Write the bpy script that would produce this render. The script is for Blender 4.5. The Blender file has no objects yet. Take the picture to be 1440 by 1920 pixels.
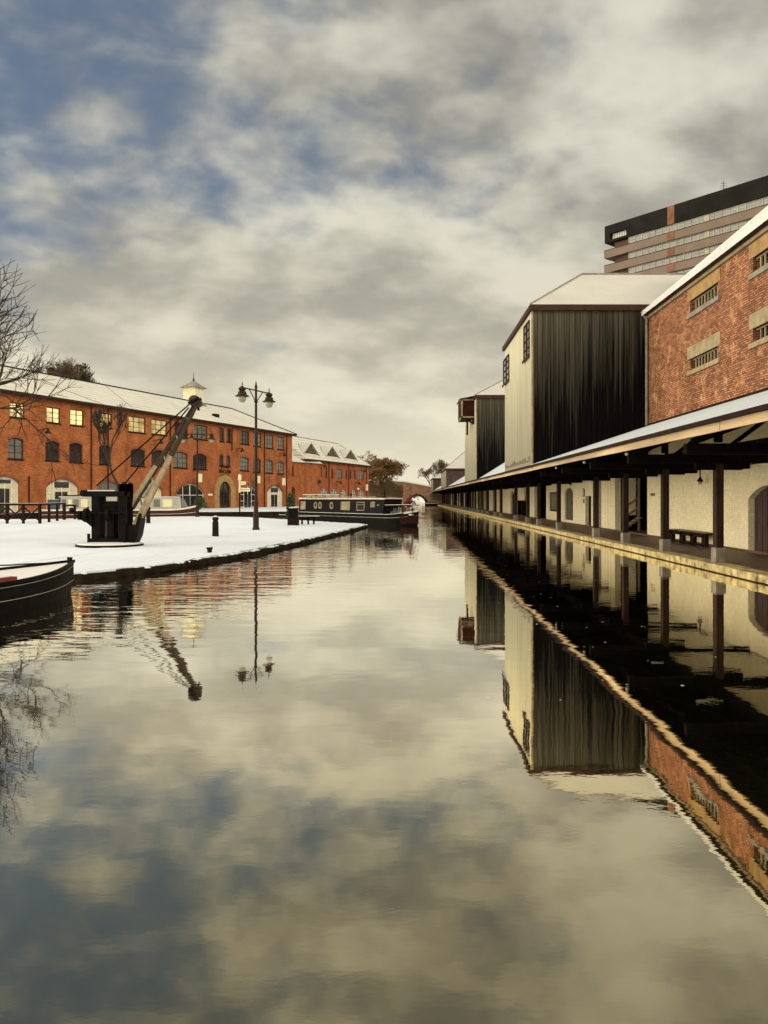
import bpy, bmesh, math, random
from mathutils import Vector, Matrix
R = math.radians
random.seed(7)
scene = bpy.context.scene
COL = scene.collection

# ---------------------------------------------------------------- camera
F, VX, VY, HC = 1440.0, 760.0, 933.0, 1.9
cam_d = bpy.data.cameras.new('camera')
cam = bpy.data.objects.new('camera', cam_d); COL.objects.link(cam)
cam.location = (0, 0, HC); cam.rotation_euler = (R(90), 0, 0)
cam_d.sensor_fit = 'VERTICAL'; cam_d.sensor_height = 36.0; cam_d.sensor_width = 27.0
cam_d.lens = 36.0 * F / 1920.0
cam_d.shift_x = -(VX - 720) / 1920.0
cam_d.shift_y = (VY - 960) / 1920.0
cam_d.clip_start = 0.1; cam_d.clip_end = 6000
scene.camera = cam
scene.render.resolution_x = 768; scene.render.resolution_y = 1024

# ---------------------------------------------------------------- light
scene.view_settings.view_transform = 'Standard'; scene.view_settings.look = 'None'
scene.view_settings.exposure = 0.35; scene.view_settings.gamma = 1.0
SUN_EL, SUN_AZ = R(30), R(128)          # azimuth from +Y, clockwise: behind the camera, to the right
sd = Vector((math.sin(SUN_AZ) * math.cos(SUN_EL), math.cos(SUN_AZ) * math.cos(SUN_EL), math.sin(SUN_EL)))
sl = bpy.data.lights.new('sun', 'SUN'); sl.energy = 1.0; sl.angle = R(10); sl.color = (1.0, 0.9, 0.72)
so = bpy.data.objects.new('sun', sl); COL.objects.link(so)
so.rotation_euler = sd.to_track_quat('Z', 'Y').to_euler()

world = bpy.data.worlds.new('World'); scene.world = world; world.use_nodes = True
nt = world.node_tree; nt.nodes.clear()
def W(t, **k):
    n = nt.nodes.new(t)
    for a, b in k.items(): setattr(n, a, b)
    return n
def wl(a, b): nt.links.new(a, b)
def wmath(op, a, b=None, clamp=False):
    n = W('ShaderNodeMath', operation=op, use_clamp=clamp)
    for i, v in enumerate((a, b)):
        if v is None: continue
        if isinstance(v, (int, float)): n.inputs[i].default_value = v
        else: wl(v, n.inputs[i])
    return n.outputs[0]
def wmix(f, a, b):
    n = W('ShaderNodeMix', data_type='RGBA')
    for s, v in ((0, f), (6, a), (7, b)):
        if isinstance(v, (int, float)): n.inputs[s].default_value = v
        elif isinstance(v, tuple): n.inputs[s].default_value = v + (1,)
        else: wl(v, n.inputs[s])
    return n.outputs[2]
def wmap(v, a, b, c=0.0, d=1.0, smooth=True):
    n = W('ShaderNodeMapRange'); n.interpolation_type = 'SMOOTHSTEP' if smooth else 'LINEAR'
    wl(v, n.inputs[0])
    for i, x in enumerate((a, b, c, d)): n.inputs[i + 1].default_value = x
    return n.outputs[0]
sky = W('ShaderNodeTexSky', sky_type='NISHITA'); sky.sun_disc = False
sky.sun_elevation = SUN_EL; sky.sun_rotation = SUN_AZ; sky.dust_density = 2.0
tc = W('ShaderNodeTexCoord'); sep = W('ShaderNodeSeparateXYZ'); wl(tc.outputs['Generated'], sep.inputs[0])
dx, dy, dz = sep.outputs
den = wmath('ADD', wmath('MAXIMUM', dz, 0.0), 0.48)
comb = W('ShaderNodeCombineXYZ')
wl(wmath('DIVIDE', dx, den), comb.inputs[0]); wl(wmath('DIVIDE', dy, den), comb.inputs[1])
def wnoise(scale, detail, rough, off, stretch=(1, 1, 1), rot=0, dist=0.0):
    m = W('ShaderNodeMapping'); m.inputs['Location'].default_value = off
    m.inputs['Scale'].default_value = stretch; m.inputs['Rotation'].default_value = (0, 0, rot)
    wl(comb.outputs[0], m.inputs[0])
    n = W('ShaderNodeTexNoise'); wl(m.outputs[0], n.inputs['Vector'])
    n.inputs['Scale'].default_value = scale; n.inputs['Detail'].default_value = detail
    n.inputs['Roughness'].default_value = rough; n.inputs['Distortion'].default_value = dist
    return n.outputs['Fac']
n1 = wnoise(3.6, 5, 0.52, (5.3, 2.2, 0), (0.85, 1.1, 1), R(-30), 0.2)
n2 = wnoise(11.0, 4, 0.50, (9.1, 1.2, 0), (0.9, 1.1, 1), R(-30), 0.2)
n3 = wnoise(4.6, 4, 0.5, (4.4, 12.7, 0), (0.85, 1.1, 1), R(-30))
bias = wmath('ADD', wmath('MULTIPLY', dx, -0.40), wmath('MULTIPLY', wmath('SUBTRACT', wmap(dz, 0.1, 0.5), wmap(dz, 0.52, 0.66)), 0.13))
bias = wmath('ADD', bias, wmath('MULTIPLY', wmath('MULTIPLY', dx, wmap(dz, 0.30, 0.50)), -0.22))
cv = wmath('SUBTRACT', wmath('ADD', wmath('MULTIPLY', n1, 0.8), wmath('MULTIPLY', wmath('SUBTRACT', n2, 0.33), 0.55)), bias)
cv = wmath('ADD', cv, wmap(dz, 0.12, 0.40, 0.17, 0.0))
cover = wmap(cv, 0.08, 0.46)
shade = wmap(wmath('ADD', n3, wmath('MULTIPLY', wmath('SUBTRACT', n2, 0.5), 0.35)), 0.33, 0.70)
K = 10.0
def ck(*c): return tuple(K * x for x in c)
lowf = wmap(dz, 0.12, 0.46)                 # 0 at the horizon
cl_dark = wmix(lowf, ck(.36, .34, .275), ck(.24, .233, .205))
cl_lite = wmix(lowf, ck(.60, .56, .44), ck(.57, .55, .46))
cloud = wmix(shade, cl_dark, cl_lite)
blue = wmix(0.75, sky.outputs[0], ck(.10, .130, .178))
blue = wmix(wmap(dz, 0.0, 0.3), ck(.38, .40, .38), blue)
final = wmix(cover, blue, cloud)
side = wmath('ADD', wmath('ADD', 1.0, wmath('MULTIPLY', wmap(dy, 0.30, 0.70, 1.0, 0.0), 0.7)), wmath('MULTIPLY', wmap(dx, -0.90, -0.56, 1.0, 0.0), 5.5))  # added brightening of the unseen sky behind and to the left, lights the scene
glow = wmap(dz, -0.04, 0.24, 1.0, 0.0)
final = wmix(wmath('MULTIPLY', glow, 0.8), final, ck(.75, .69, .51))
final = wmix(wmap(dy, 0.30, 0.70, 0.8, 0.0), final, ck(.66, .58, .42))
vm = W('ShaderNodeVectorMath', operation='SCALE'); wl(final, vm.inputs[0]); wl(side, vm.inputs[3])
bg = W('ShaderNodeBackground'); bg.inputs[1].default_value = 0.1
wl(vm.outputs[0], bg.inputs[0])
out = W('ShaderNodeOutputWorld'); wl(bg.outputs[0], out.inputs[0])

# ---------------------------------------------------------------- materials
MATS = {}
class NT:
    def __init__(s, name):
        s.m = bpy.data.materials.new(name); s.m.use_nodes = True
        s.t = s.m.node_tree; s.b = s.t.nodes['Principled BSDF']
        s.uv = s.N('ShaderNodeTexCoord')
    def N(s, t, **k):
        n = s.t.nodes.new(t)
        for a, b in k.items(): setattr(n, a, b)
        return n
    def L(s, a, b): s.t.links.new(a, b)
    def put(s, sock, v):
        if isinstance(v, (int, float)): sock.default_value = v
        elif isinstance(v, tuple): sock.default_value = v if len(v) == 4 or sock.type == 'VECTOR' else v + (1,)
        else: s.L(v, sock)
    def noise(s, scale, detail=3, rough=.5, stretch=None, src='Object'):
        n = s.N('ShaderNodeTexNoise'); v = s.uv.outputs[src]
        if stretch:
            m = s.N('ShaderNodeMapping'); m.inputs['Scale'].default_value = stretch; s.L(v, m.inputs[0]); v = m.outputs[0]
        s.L(v, n.inputs['Vector']); n.inputs['Scale'].default_value = scale
        n.inputs['Detail'].default_value = detail; n.inputs['Roughness'].default_value = rough
        return n.outputs['Fac']
    def ramp(s, v, a, b, c=0., d=1.):
        n = s.N('ShaderNodeMapRange'); s.L(v, n.inputs[0])
        for i, x in enumerate((a, b, c, d)): n.inputs[i + 1].default_value = x
        return n.outputs[0]
    def mix(s, f, a, b, blend='MIX'):
        n = s.N('ShaderNodeMix', data_type='RGBA', blend_type=blend)
        s.put(n.inputs[0], f); s.put(n.inputs[6], a); s.put(n.inputs[7], b); return n.outputs[2]
    def math(s, op, a, b=0.0):
        n = s.N('ShaderNodeMath', operation=op); s.put(n.inputs[0], a); s.put(n.inputs[1], b); return n.outputs[0]
    def bump(s, h, st=.3, dist=.02):
        n = s.N('ShaderNodeBump'); n.inputs['Strength'].default_value = st; n.inputs['Distance'].default_value = dist
        s.L(h, n.inputs['Height']); s.L(n.outputs[0], s.b.inputs['Normal']); return n
    def base(s, v, rough=.7, metal=0., spec=.3):
        s.put(s.b.inputs['Base Color'], v); s.put(s.b.inputs['Roughness'], rough)
        s.b.inputs['Metallic'].default_value = metal; s.b.inputs['Specular IOR Level'].default_value = spec
def plain(name, c, rough=.6, metal=0., var=.25, sc=3., spec=.3, bump=.15, stretch=None):
    s = NT(name); n = s.noise(sc, 5, .6, stretch)
    lo = tuple(x * (1 - var) for x in c); hi = tuple(min(1, x * (1 + var)) for x in c)
    s.base(s.mix(s.ramp(n, .3, .7), lo, hi), rough, metal, spec)
    if bump: s.bump(s.noise(sc * 6, 3), bump, .01)
    MATS[name] = s.m; return s.m
def brick(name, c1, c2, mortar, bw=.225, rh=.075, ms=.01, patch=None, offs=.5, bump=.5, rough=.85, mott=1.):
    s = NT(name); b = s.N('ShaderNodeTexBrick'); s.L(s.uv.outputs['UV'], b.inputs['Vector'])
    b.inputs['Color1'].default_value = c1 + (1,); b.inputs['Color2'].default_value = c2 + (1,)
    b.inputs['Mortar'].default_value = mortar + (1,); b.inputs['Scale'].default_value = 1
    b.inputs['Mortar Size'].default_value = ms; b.inputs['Brick Width'].default_value = bw
    b.inputs['Row Height'].default_value = rh; b.inputs['Mortar Smooth'].default_value = .2; b.inputs['Bias'].default_value = 0.
    col = b.outputs['Color']
    n = s.noise(.7, 6, .65); n2 = s.noise(9., 3, .6)
    dark = s.mix(1., col, (.62, .56, .55), 'MULTIPLY')
    col = s.mix(s.ramp(n, .35, .7, 0, mott), col, dark)
    grime = s.mix(1., col, (.42, .34, .32), 'MULTIPLY'); col = s.mix(s.ramp(s.noise(1., 6, .7, (.9, .9, .25)), .54, .74, 0, .8 * mott), col, grime)
    lite = s.mix(1., col, (1.35, 1.25, 1.15), 'MULTIPLY')
    col = s.mix(s.ramp(n2, .5, .72), col, lite)
    if patch: col = s.mix(s.ramp(s.noise(1.6, 6, .7), .55, .68, 0, patch[1]), col, patch[0])
    s.base(col, rough, 0, .2)
    s.bump(s.math('MULTIPLY', s.math('SUBTRACT', 1., b.outputs['Fac']), 1.), bump, .012)
    MATS[name] = s.m; return s.m
plain('dark_iron', (.0055, .005, .005), .5, .0, .4, 6, .05)
plain('lamp_iron', (.030, .017, .011), .5, .0, .3, 6, .1)
plain('dark_stone', (.016, .012, .009), .85, 0, .5, 4, .05)
plain('grey_stone', (.20, .18, .145), .85, 0, .35, 3, bump=.4)
plain('yellow_stone', (.30, .185, .075), .85, 0, .25, 2.5, bump=.3)
plain('buff_stone', (.27, .215, .125), .85, 0, .3, 2.5, bump=.3)
plain('kerb_stone', (.40, .32, .16), .85, 0, .65, 3.5, bump=.9)
plain('dark_frame', (.045, .022, .016), .6, 0, .3, spec=.05)
plain('flat_frame', (.34, .32, .26), .6, 0, .5, .35)
plain('white_paint', (.70, .68, .60), .5, 0, .12)
plain('cream_paint', (.68, .62, .42), .6, 0, .12)
plain('grey_wood', (.26, .20, .125), .8, 0, .4, 5, stretch=(1, 1, .25))
plain('dark_wood', (.018, .009, .007), .6, 0, .4, 5, spec=.05)
plain('post_wood', (.034, .020, .015), .6, 0, .5, 3, spec=.05, stretch=(1, 1, .3))
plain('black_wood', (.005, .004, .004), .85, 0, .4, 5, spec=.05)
plain('black_paint', (.007, .006, .008), .5, 0, .4, 5, spec=.05)
plain('hull_black', (.005, .0045, .005), .6, 0, .5, 5, spec=.05)
plain('bow_paint', (.022, .007, .006), .5, 0, .4, 5, spec=.05)
plain('hull_red', (.045, .010, .009), .5, 0, .4, 5, spec=.3)
plain('red_paint', (.16, .025, .02), .5, 0, .3, 5)
plain('hull_grey', (.38, .37, .32), .5, 0, .2, 5)
plain('blue_cover', (.05, .07, .10), .6, 0, .3, 5)
plain('bark', (.035, .022, .014), .9, 0, .4, 8)
plain('twig', (.10, .065, .038), .9, 0, .4, 8)
plain('twig_red', (.20, .115, .05), .9, 0, .4, 8)
plain('scrub', (.12, .085, .04), .9, 0, .5, 8)
plain('ivy', (.022, .026, .012), .8, 0, .5, 8)
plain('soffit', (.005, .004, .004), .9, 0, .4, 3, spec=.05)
plain('fascia', (.46, .34, .21), .75, 0, .5, 1.6, stretch=(1, .12, 2))
plain('pavement', (.105, .060, .038), .6, 0, .45, 1.2, spec=.4, bump=.4)
plain('box_red', (.030, .009, .008), .7, 0, .4, 2, spec=.05)
plain('shed_brown', (.055, .032, .028), .75, 0, .4, 2)
plain('concrete_pink', (.17, .125, .10), .85, 0, .12, .4)
plain('concrete_black', (.014, .013, .012), .8, 0, .3, .4, spec=.05)
plain('concrete_brown', (.085, .045, .035), .8, 0, .3, .4)
plain('orange_brick', (.17, .075, .04), .8, 0, .3, .8)
plain('glass_dark', (.022, .020, .020), .12, 0, .6, .8, spec=.6, bump=0)
plain('glass_grey', (.13, .13, .12), .2, 0, .4, 1.2, spec=.6, bump=0)
plain('boat_blind', (.26, .22, .13), .5, 0, .4, 2.5, bump=0)
plain('blind', (.55, .50, .36), .6, 0, .2, 1.4, spec=.4, bump=0)
plain('plant_green', (.035, .06, .02), .7, 0, .5, 8)
plain('lamp_glass', (.30, .28, .20), .15, 0, .2, 8, spec=.6, bump=0)
brick('facade_brick', (.25, .070, .022), (.45, .145, .045), (.30, .14, .065), ms=.008)
brick('house_brick', (.25, .062, .022), (.42, .115, .038), (.27, .125, .065), ms=.008)
brick('hood_brick', (.22, .070, .035), (.26, .085, .04), (.20, .11, .08), ms=.008)  # even, darker brick of the arched window hoods
brick('warehouse_brick', (.20, .078, .040), (.56, .245, .115), (.10, .06, .04), ms=.016, patch=((.58, .31, .15), .8), bump=.8)
brick('cream_brick', (.82, .75, .53), (.87, .80, .58), (.70, .62, .43), ms=.006, bump=.35, rough=.6, mott=.3)
brick('bridge_brick', (.20, .095, .055), (.34, .18, .10), (.20, .15, .10), ms=.012)
def glowing(name, c, e):
    s = NT(name); n = s.noise(1.1, 4); col = s.mix(s.ramp(n, .35, .6), tuple(x * .45 for x in c), c)
    s.base(col, .3); s.put(s.b.inputs['Emission Color'], col); s.b.inputs['Emission Strength'].default_value = e
    MATS[name] = s.m
glowing('window_sky_glow', (.90, .74, .36), .50)  # bright sky reflected in the upper panes, painted as a warm glow
glowing('window_dim', (.60, .48, .22), .30)  # weaker painted sky reflection, also the yellow-lit shop arch
glowing('lamp_lit', (1., .62, .2), 1.6)
def snow(name, c=(.80, .80, .80), sc=.35, dirt=.0):
    s = NT(name); n = s.noise(sc, 6, .6); n2 = s.noise(14, 4, .6)
    col = s.mix(s.ramp(n, .3, .7), tuple(x * .86 for x in c), c)
    if dirt: col = s.mix(s.math('MULTIPLY', s.ramp(s.noise(9., 8, .75), .58, .66, 0, dirt), s.ramp(s.noise(.35, 4, .6), .45, .65)), col, (.12, .09, .06))
    s.base(col, .65, 0, .25)
    if dirt > .5:
        vo = s.N('ShaderNodeTexVoronoi'); s.L(s.uv.outputs['Object'], vo.inputs['Vector']); vo.inputs['Scale'].default_value = 2.1
        tr = s.math('MULTIPLY', s.ramp(vo.outputs['Distance'], .14, .22, 1, 0), s.ramp(s.noise(.16, 3, .5, (1., .7, 1)), .50, .56))
        col = s.mix(s.math('MULTIPLY', tr, .38), col, (.38, .40, .43)); n2 = s.math('SUBTRACT', n2, s.math('MULTIPLY', tr, 1.2))
        s.put(s.b.inputs['Base Color'], col)
    h = s.math('ADD', s.math('MULTIPLY', n, 3.), s.math('MULTIPLY', n2, .35)); s.bump(h, .5, .05)
    MATS[name] = s.m
snow('snow', (.62, .62, .62)); snow('snow_ground', (.65, .72, .82), .25, .6); snow('snow_roof', (.46, .455, .44), .5, .35)
snow('snow_canopy', (.50, .55, .62), .5, .08)
# slightly tile-lined roof snow for the long roof
def tile_snow():
    s = NT('snow_tiles'); sp = s.N('ShaderNodeSeparateXYZ'); s.L(s.uv.outputs['UV'], sp.inputs[0])
    w = s.math('FRACT', s.math('MULTIPLY', sp.outputs[1], 1.15))
    ln = s.ramp(w, .0, .40, 1, 0)
    n = s.noise(.35, 8, .75); pt = s.ramp(n, .40, .62)
    col = s.mix(s.math('MULTIPLY', s.math('MULTIPLY', ln, pt), .85), (.56, .56, .52), (.10, .08, .06))
    s.base(col, .7, 0, .2); s.bump(s.noise(9, 4), .3, .03); MATS['snow_tiles'] = s.m
tile_snow()
# weathered vertical boarding
def boards(name, c_dark, c_lite, lo, hi, streak=.55):
    s = NT(name)
    a = s.noise(1., 5, .6, (9., 9., .22)); b = s.noise(1., 4, .6, (2.2, 2.2, .12))
    sp = s.N('ShaderNodeSeparateXYZ'); s.L(s.uv.outputs['Object'], sp.inputs[0])
    h = s.ramp(s.math('ADD', s.math('MULTIPLY', sp.outputs[2], 1.5 if streak > .5 else 1.), s.math('MULTIPLY', sp.outputs[0], -.9 if streak > .5 else 0.)), lo, hi)
    f = s.math('ADD', s.math('MULTIPLY', h, .75), s.math('MULTIPLY', s.math('SUBTRACT', a, .5), 1.1))
    f = s.math('ADD', f, s.math('MULTIPLY', s.math('SUBTRACT', b, .5), streak))
    s.base(s.mix(s.ramp(f, .25, .8), c_dark, c_lite), .75, 0, .04)
    s.bump(a, .35, .02); MATS[name] = s.m
boards('boards_dark', (.0035, .003, .0035), (.085, .078, .058), 1.0, 12.5, .6)
boards('boards_pale', (.26, .25, .19), (.54, .50, .37), -2., 6., .25)
# canal water
def water():
    s = NT('canal_water'); t = s.t
    sp = s.N('ShaderNodeSeparateXYZ'); s.L(s.uv.outputs['Object'], sp.inputs[0])
    X, Y = sp.outputs[0], sp.outputs[1]
    w1 = s.noise(1.5, 2, .5, (.5, 1.7, 1)); w2 = s.noise(.8, 2, .5, (1., 1.2, 1)); w3 = s.noise(3.2, 2, .5, (.5, 1.5, 1))
    near = s.ramp(Y, 8, 19, 0, 1)
    left = s.ramp(X, -1.0, -4.5, .10, 1.)
    far = s.ramp(Y, 24, 60, 0, 1.0)
    patch = s.ramp(s.noise(.10, 3, .6, (1.3, .6, 1)), .42, .62)
    amp = s.math('MULTIPLY', near, s.math('MAXIMUM', left, s.math('MULTIPLY', far, patch)))
    h = s.math('ADD', s.math('MULTIPLY', w1, .020), s.math('MULTIPLY', w3, .007))
    h = s.math('MULTIPLY', h, s.math('ADD', amp, .02))
    h = s.math('ADD', h, s.math('MULTIPLY', w2, .0032))
    h = s.math('ADD', h, s.math('MULTIPLY', s.noise(5., 3, .6, (.8, 1.6, 1)), .0003))
    bm = s.N('ShaderNodeBump'); bm.inputs['Strength'].default_value = 1.; bm.inputs['Distance'].default_value = 1.
    s.L(h, bm.inputs['Height'])
    gl = s.N('ShaderNodeBsdfGlossy'); gl.inputs['Roughness'].default_value = .012; s.L(bm.outputs[0], gl.inputs['Normal'])
    gl.inputs['Color'].default_value = (1.0, .955, .80, 1)
    df = s.N('ShaderNodeBsdfDiffuse'); df.inputs['Color'].default_value = (.008, .009, .004, 1)
    fr = s.N('ShaderNodeFresnel'); fr.inputs['IOR'].default_value = 1.33
    s.L(s.mix(s.ramp(fr.outputs[0], .05, .30), (1., .875, .60), (1., .975, .88)), gl.inputs['Color'])
    fac = s.math('ADD', s.ramp(fr.outputs[0], 0.05, .19, .42, .90), s.ramp(fr.outputs[0], .17, .5, 0., .10))
    mx = s.N('ShaderNodeMixShader'); s.L(fac, mx.inputs[0]); s.L(df.outputs[0], mx.inputs[1]); s.L(gl.outputs[0], mx.inputs[2])
    o = t.nodes['Material Output']; s.L(mx.outputs[0], o.inputs['Surface'])
    t.nodes.remove(s.b); MATS['canal_water'] = s.m
water()

# ---------------------------------------------------------------- mesh helpers
def P(px, py, Y): return Vector(((px - VX) * Y / F, Y, HC + (VY - py) * Y / F))
def zat(py, Y): return HC + (VY - py) * Y / F
class MB:
    def __init__(s): s.v = []; s.f = []
    def add(s, vs, fs):
        o = len(s.v); s.v += [tuple(v) for v in vs]; s.f += [tuple(i + o for i in f) for f in fs]; return s
    def box(s, a, b):
        (x0, y0, z0), (x1, y1, z1) = a, b
        if x0 > x1: x0, x1 = x1, x0
        if y0 > y1: y0, y1 = y1, y0
        if z0 > z1: z0, z1 = z1, z0
        return s.add([(x0,y0,z0),(x1,y0,z0),(x1,y1,z0),(x0,y1,z0),(x0,y0,z1),(x1,y0,z1),(x1,y1,z1),(x0,y1,z1)],
            [(3,2,1,0),(4,5,6,7),(0,1,5,4),(1,2,6,5),(2,3,7,6),(3,0,4,7)])
    def frame_box(s, fr, a, b):
        t = MB().box(a, b); return s.add([fr @ Vector(v) for v in t.v], t.f)
    def poly(s, pts): return s.add(pts, [tuple(range(len(pts)))])
    def prism(s, pts, d):
        n = len(pts); d = Vector(d); q = [Vector(p) for p in pts]
        fs = [tuple(range(n))[::-1], tuple(range(n, 2 * n))] + [(i, (i + 1) % n, n + (i + 1) % n, n + i) for i in range(n)]
        return s.add(q + [p + d for p in q], fs)
    def tube(s, a, b, ra, rb=None, n=8, cap=True):
        rb = ra if rb is None else rb; a = Vector(a); b = Vector(b); d = (b - a)
        if d.length < 1e-6: return s
        d.normalize(); u = d.orthogonal().normalized(); w = d.cross(u)
        vs = []
        for c, r in ((a, ra), (b, rb)):
            for i in range(n):
                t = 2 * math.pi * i / n; vs.append(c + (u * math.cos(t) + w * math.sin(t)) * r)
        fs = [(i, (i + 1) % n, n + (i + 1) % n, n + i) for i in range(n)]
        if cap: fs += [tuple(range(n))[::-1], tuple(range(n, 2 * n))]
        return s.add(vs, fs)
    def bar(s, a, b, w, h):                      # rectangular bar, w across, h in the upright direction
        a = Vector(a); b = Vector(b); d = (b - a).normalized()
        side = d.cross(Vector((0, 0, 1)))
        side = side.normalized() if side.length > 1e-3 else Vector((1, 0, 0))
        up = side.cross(d).normalized(); vs = []
        for c in (a, b):
            for i, j in ((-1, -1), (1, -1), (1, 1), (-1, 1)): vs.append(c + side * (i * w / 2) + up * (j * h / 2))
        return s.add(vs, [(3,2,1,0),(4,5,6,7),(0,1,5,4),(1,2,6,5),(2,3,7,6),(3,0,4,7)])
    def lathe(s, c, prof, n=16):
        c = Vector(c); vs = []; fs = []
        for r, z in prof:
            for i in range(n):
                t = 2 * math.pi * i / n; vs.append(c + Vector((r * math.cos(t), r * math.sin(t), z)))
        for k in range(len(prof) - 1):
            for i in range(n): fs.append((k*n+i, k*n+(i+1)%n, (k+1)*n+(i+1)%n, (k+1)*n+i))
        fs.append(tuple(range(n))[::-1]); fs.append(tuple(range((len(prof)-1)*n, len(prof)*n)))
        return s.add(vs, fs)
    def ball(s, c, r, n=10, m=6, sz=1.):
        return s.lathe(c, [(max(1e-4, r * math.sin(math.pi * k / m)), -r * sz * math.cos(math.pi * k / m)) for k in range(m + 1)], n)
    def build(s, name, mat, parent=None, bevel=0, smooth=False):
        me = bpy.data.meshes.new(name); me.from_pydata(s.v, [], s.f); me.update()
        uvl = me.uv_layers.new(name='UVMap')
        for p in me.polygons:
            n = p.normal
            if abs(n.z) > .95: t, w = Vector((1, 0, 0)), Vector((0, 1, 0))
            else:
                t = Vector((-n.y, n.x, 0)).normalized(); w = n.cross(t).normalized()
            for li in p.loop_indices:
                co = me.vertices[me.loops[li].vertex_index].co
                uvl.data[li].uv = (co.dot(t), co.dot(w))
            if smooth: p.use_smooth = True
        o = bpy.data.objects.new(name, me); COL.objects.link(o); o.data.materials.append(MATS[mat])
        if parent: o.parent = parent
        if bevel:
            b = o.modifiers.new('bevel', 'BEVEL'); b.width = bevel; b.segments = 2; b.limit_method = 'ANGLE'
        return o
def thing(name, label, cat, loc=(0, 0, 0), rz=0., group=None):
    o = bpy.data.objects.new(name, None); COL.objects.link(o); o.location = loc; o.rotation_euler = (0, 0, rz)
    o.empty_display_size = .3; o['label'] = label; o['category'] = cat
    if group: o['group'] = group
    return o
def tag(o, label=None, cat=None, group=None, kind=None):
    for k, v in (('label', label), ('category', cat), ('group', group), ('kind', kind)):
        if v: o[k] = v
    return o
def copy_tree(o, parent=None):
    c = o.copy(); COL.objects.link(c); c.parent = parent
    for ch in list(o.children): copy_tree(ch, c)
    return c
def frame_of(a, b):
    """local x runs from a to b, y points away from the viewer's side (into the wall), z up"""
    a = Vector((a[0], a[1], 0)); b = Vector((b[0], b[1], 0)); u = (b - a).normalized(); n = Vector((-u.y, u.x, 0))
    return Matrix(((u.x, n.x, 0, a.x), (u.y, n.y, 0, a.y), (0, 0, 1, 0), (0, 0, 0, 1)))
def on_line(a, b, px):
    """distance along a->b where the image column px meets that vertical plane, and the depth Y there"""
    k = (px - VX) / F; u = (Vector(b) - Vector(a)); L = u.length; u = u / L
    t = (k * a[1] - a[0]) / (u.x - k * u.y); return t, a[1] + t * u.y
def holed_wall(mb, fr, u0, u1, z0, z1, holes, depth=.18):
    """front sheet of a wall in local x,z with real openings (u0,u1,z0,z1,arch rise) and reveals"""
    us = sorted({u0, u1} | {h[0] for h in holes} | {h[1] for h in holes})
    zs = sorted({z0, z1} | {h[2] for h in holes} | {h[3] for h in holes})
    us = [x for x in us if u0 <= x <= u1]; zs = [x for x in zs if z0 <= x <= z1]
    pt = lambda u, y, z: fr @ Vector((u, y, z))
    for i in range(len(us) - 1):
        for j in range(len(zs) - 1):
            cu, cz = (us[i] + us[i+1]) / 2, (zs[j] + zs[j+1]) / 2
            if any(h[0] < cu < h[1] and h[2] < cz < h[3] for h in holes): continue
            mb.poly([pt(us[i], 0, zs[j]), pt(us[i+1], 0, zs[j]), pt(us[i+1], 0, zs[j+1]), pt(us[i], 0, zs[j+1])])
    for h in holes:
        a, b, c, d = h[:4]; r = h[4] if len(h) > 4 else 0
        arc = arch_pts(a, b, d, r)
        out = [(a, c)] + arc + [(b, c)]
        for k in range(len(out)):
            p, q = out[k], out[(k + 1) % len(out)]
            mb.poly([pt(p[0], 0, p[1]), pt(p[0], depth, p[1]), pt(q[0], depth, q[1]), pt(q[0], 0, q[1])])
        if r:
            for k in range(len(arc) - 1):
                p, q = arc[k], arc[k + 1]
                mb.poly([pt(p[0], 0, p[1]), pt(q[0], 0, q[1]), pt(q[0], 0, d), pt(p[0], 0, d)])
def arch_pts(a, b, top, r, n=10):
    if not r: return [(a, top), (b, top)]
    w = (b - a) / 2
    if r >= w * .98: return [((a+b)/2 - w*math.cos(math.pi*k/n), top - r + r*math.sin(math.pi*k/n)) for k in range(n+1)]
    rad = (w*w + r*r) / (2*r); cz = top - rad; th = math.asin(w / rad)
    return [((a+b)/2 + rad*math.sin(-th + 2*th*k/n), cz + rad*math.cos(-th + 2*th*k/n)) for k in range(n+1)]
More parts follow.
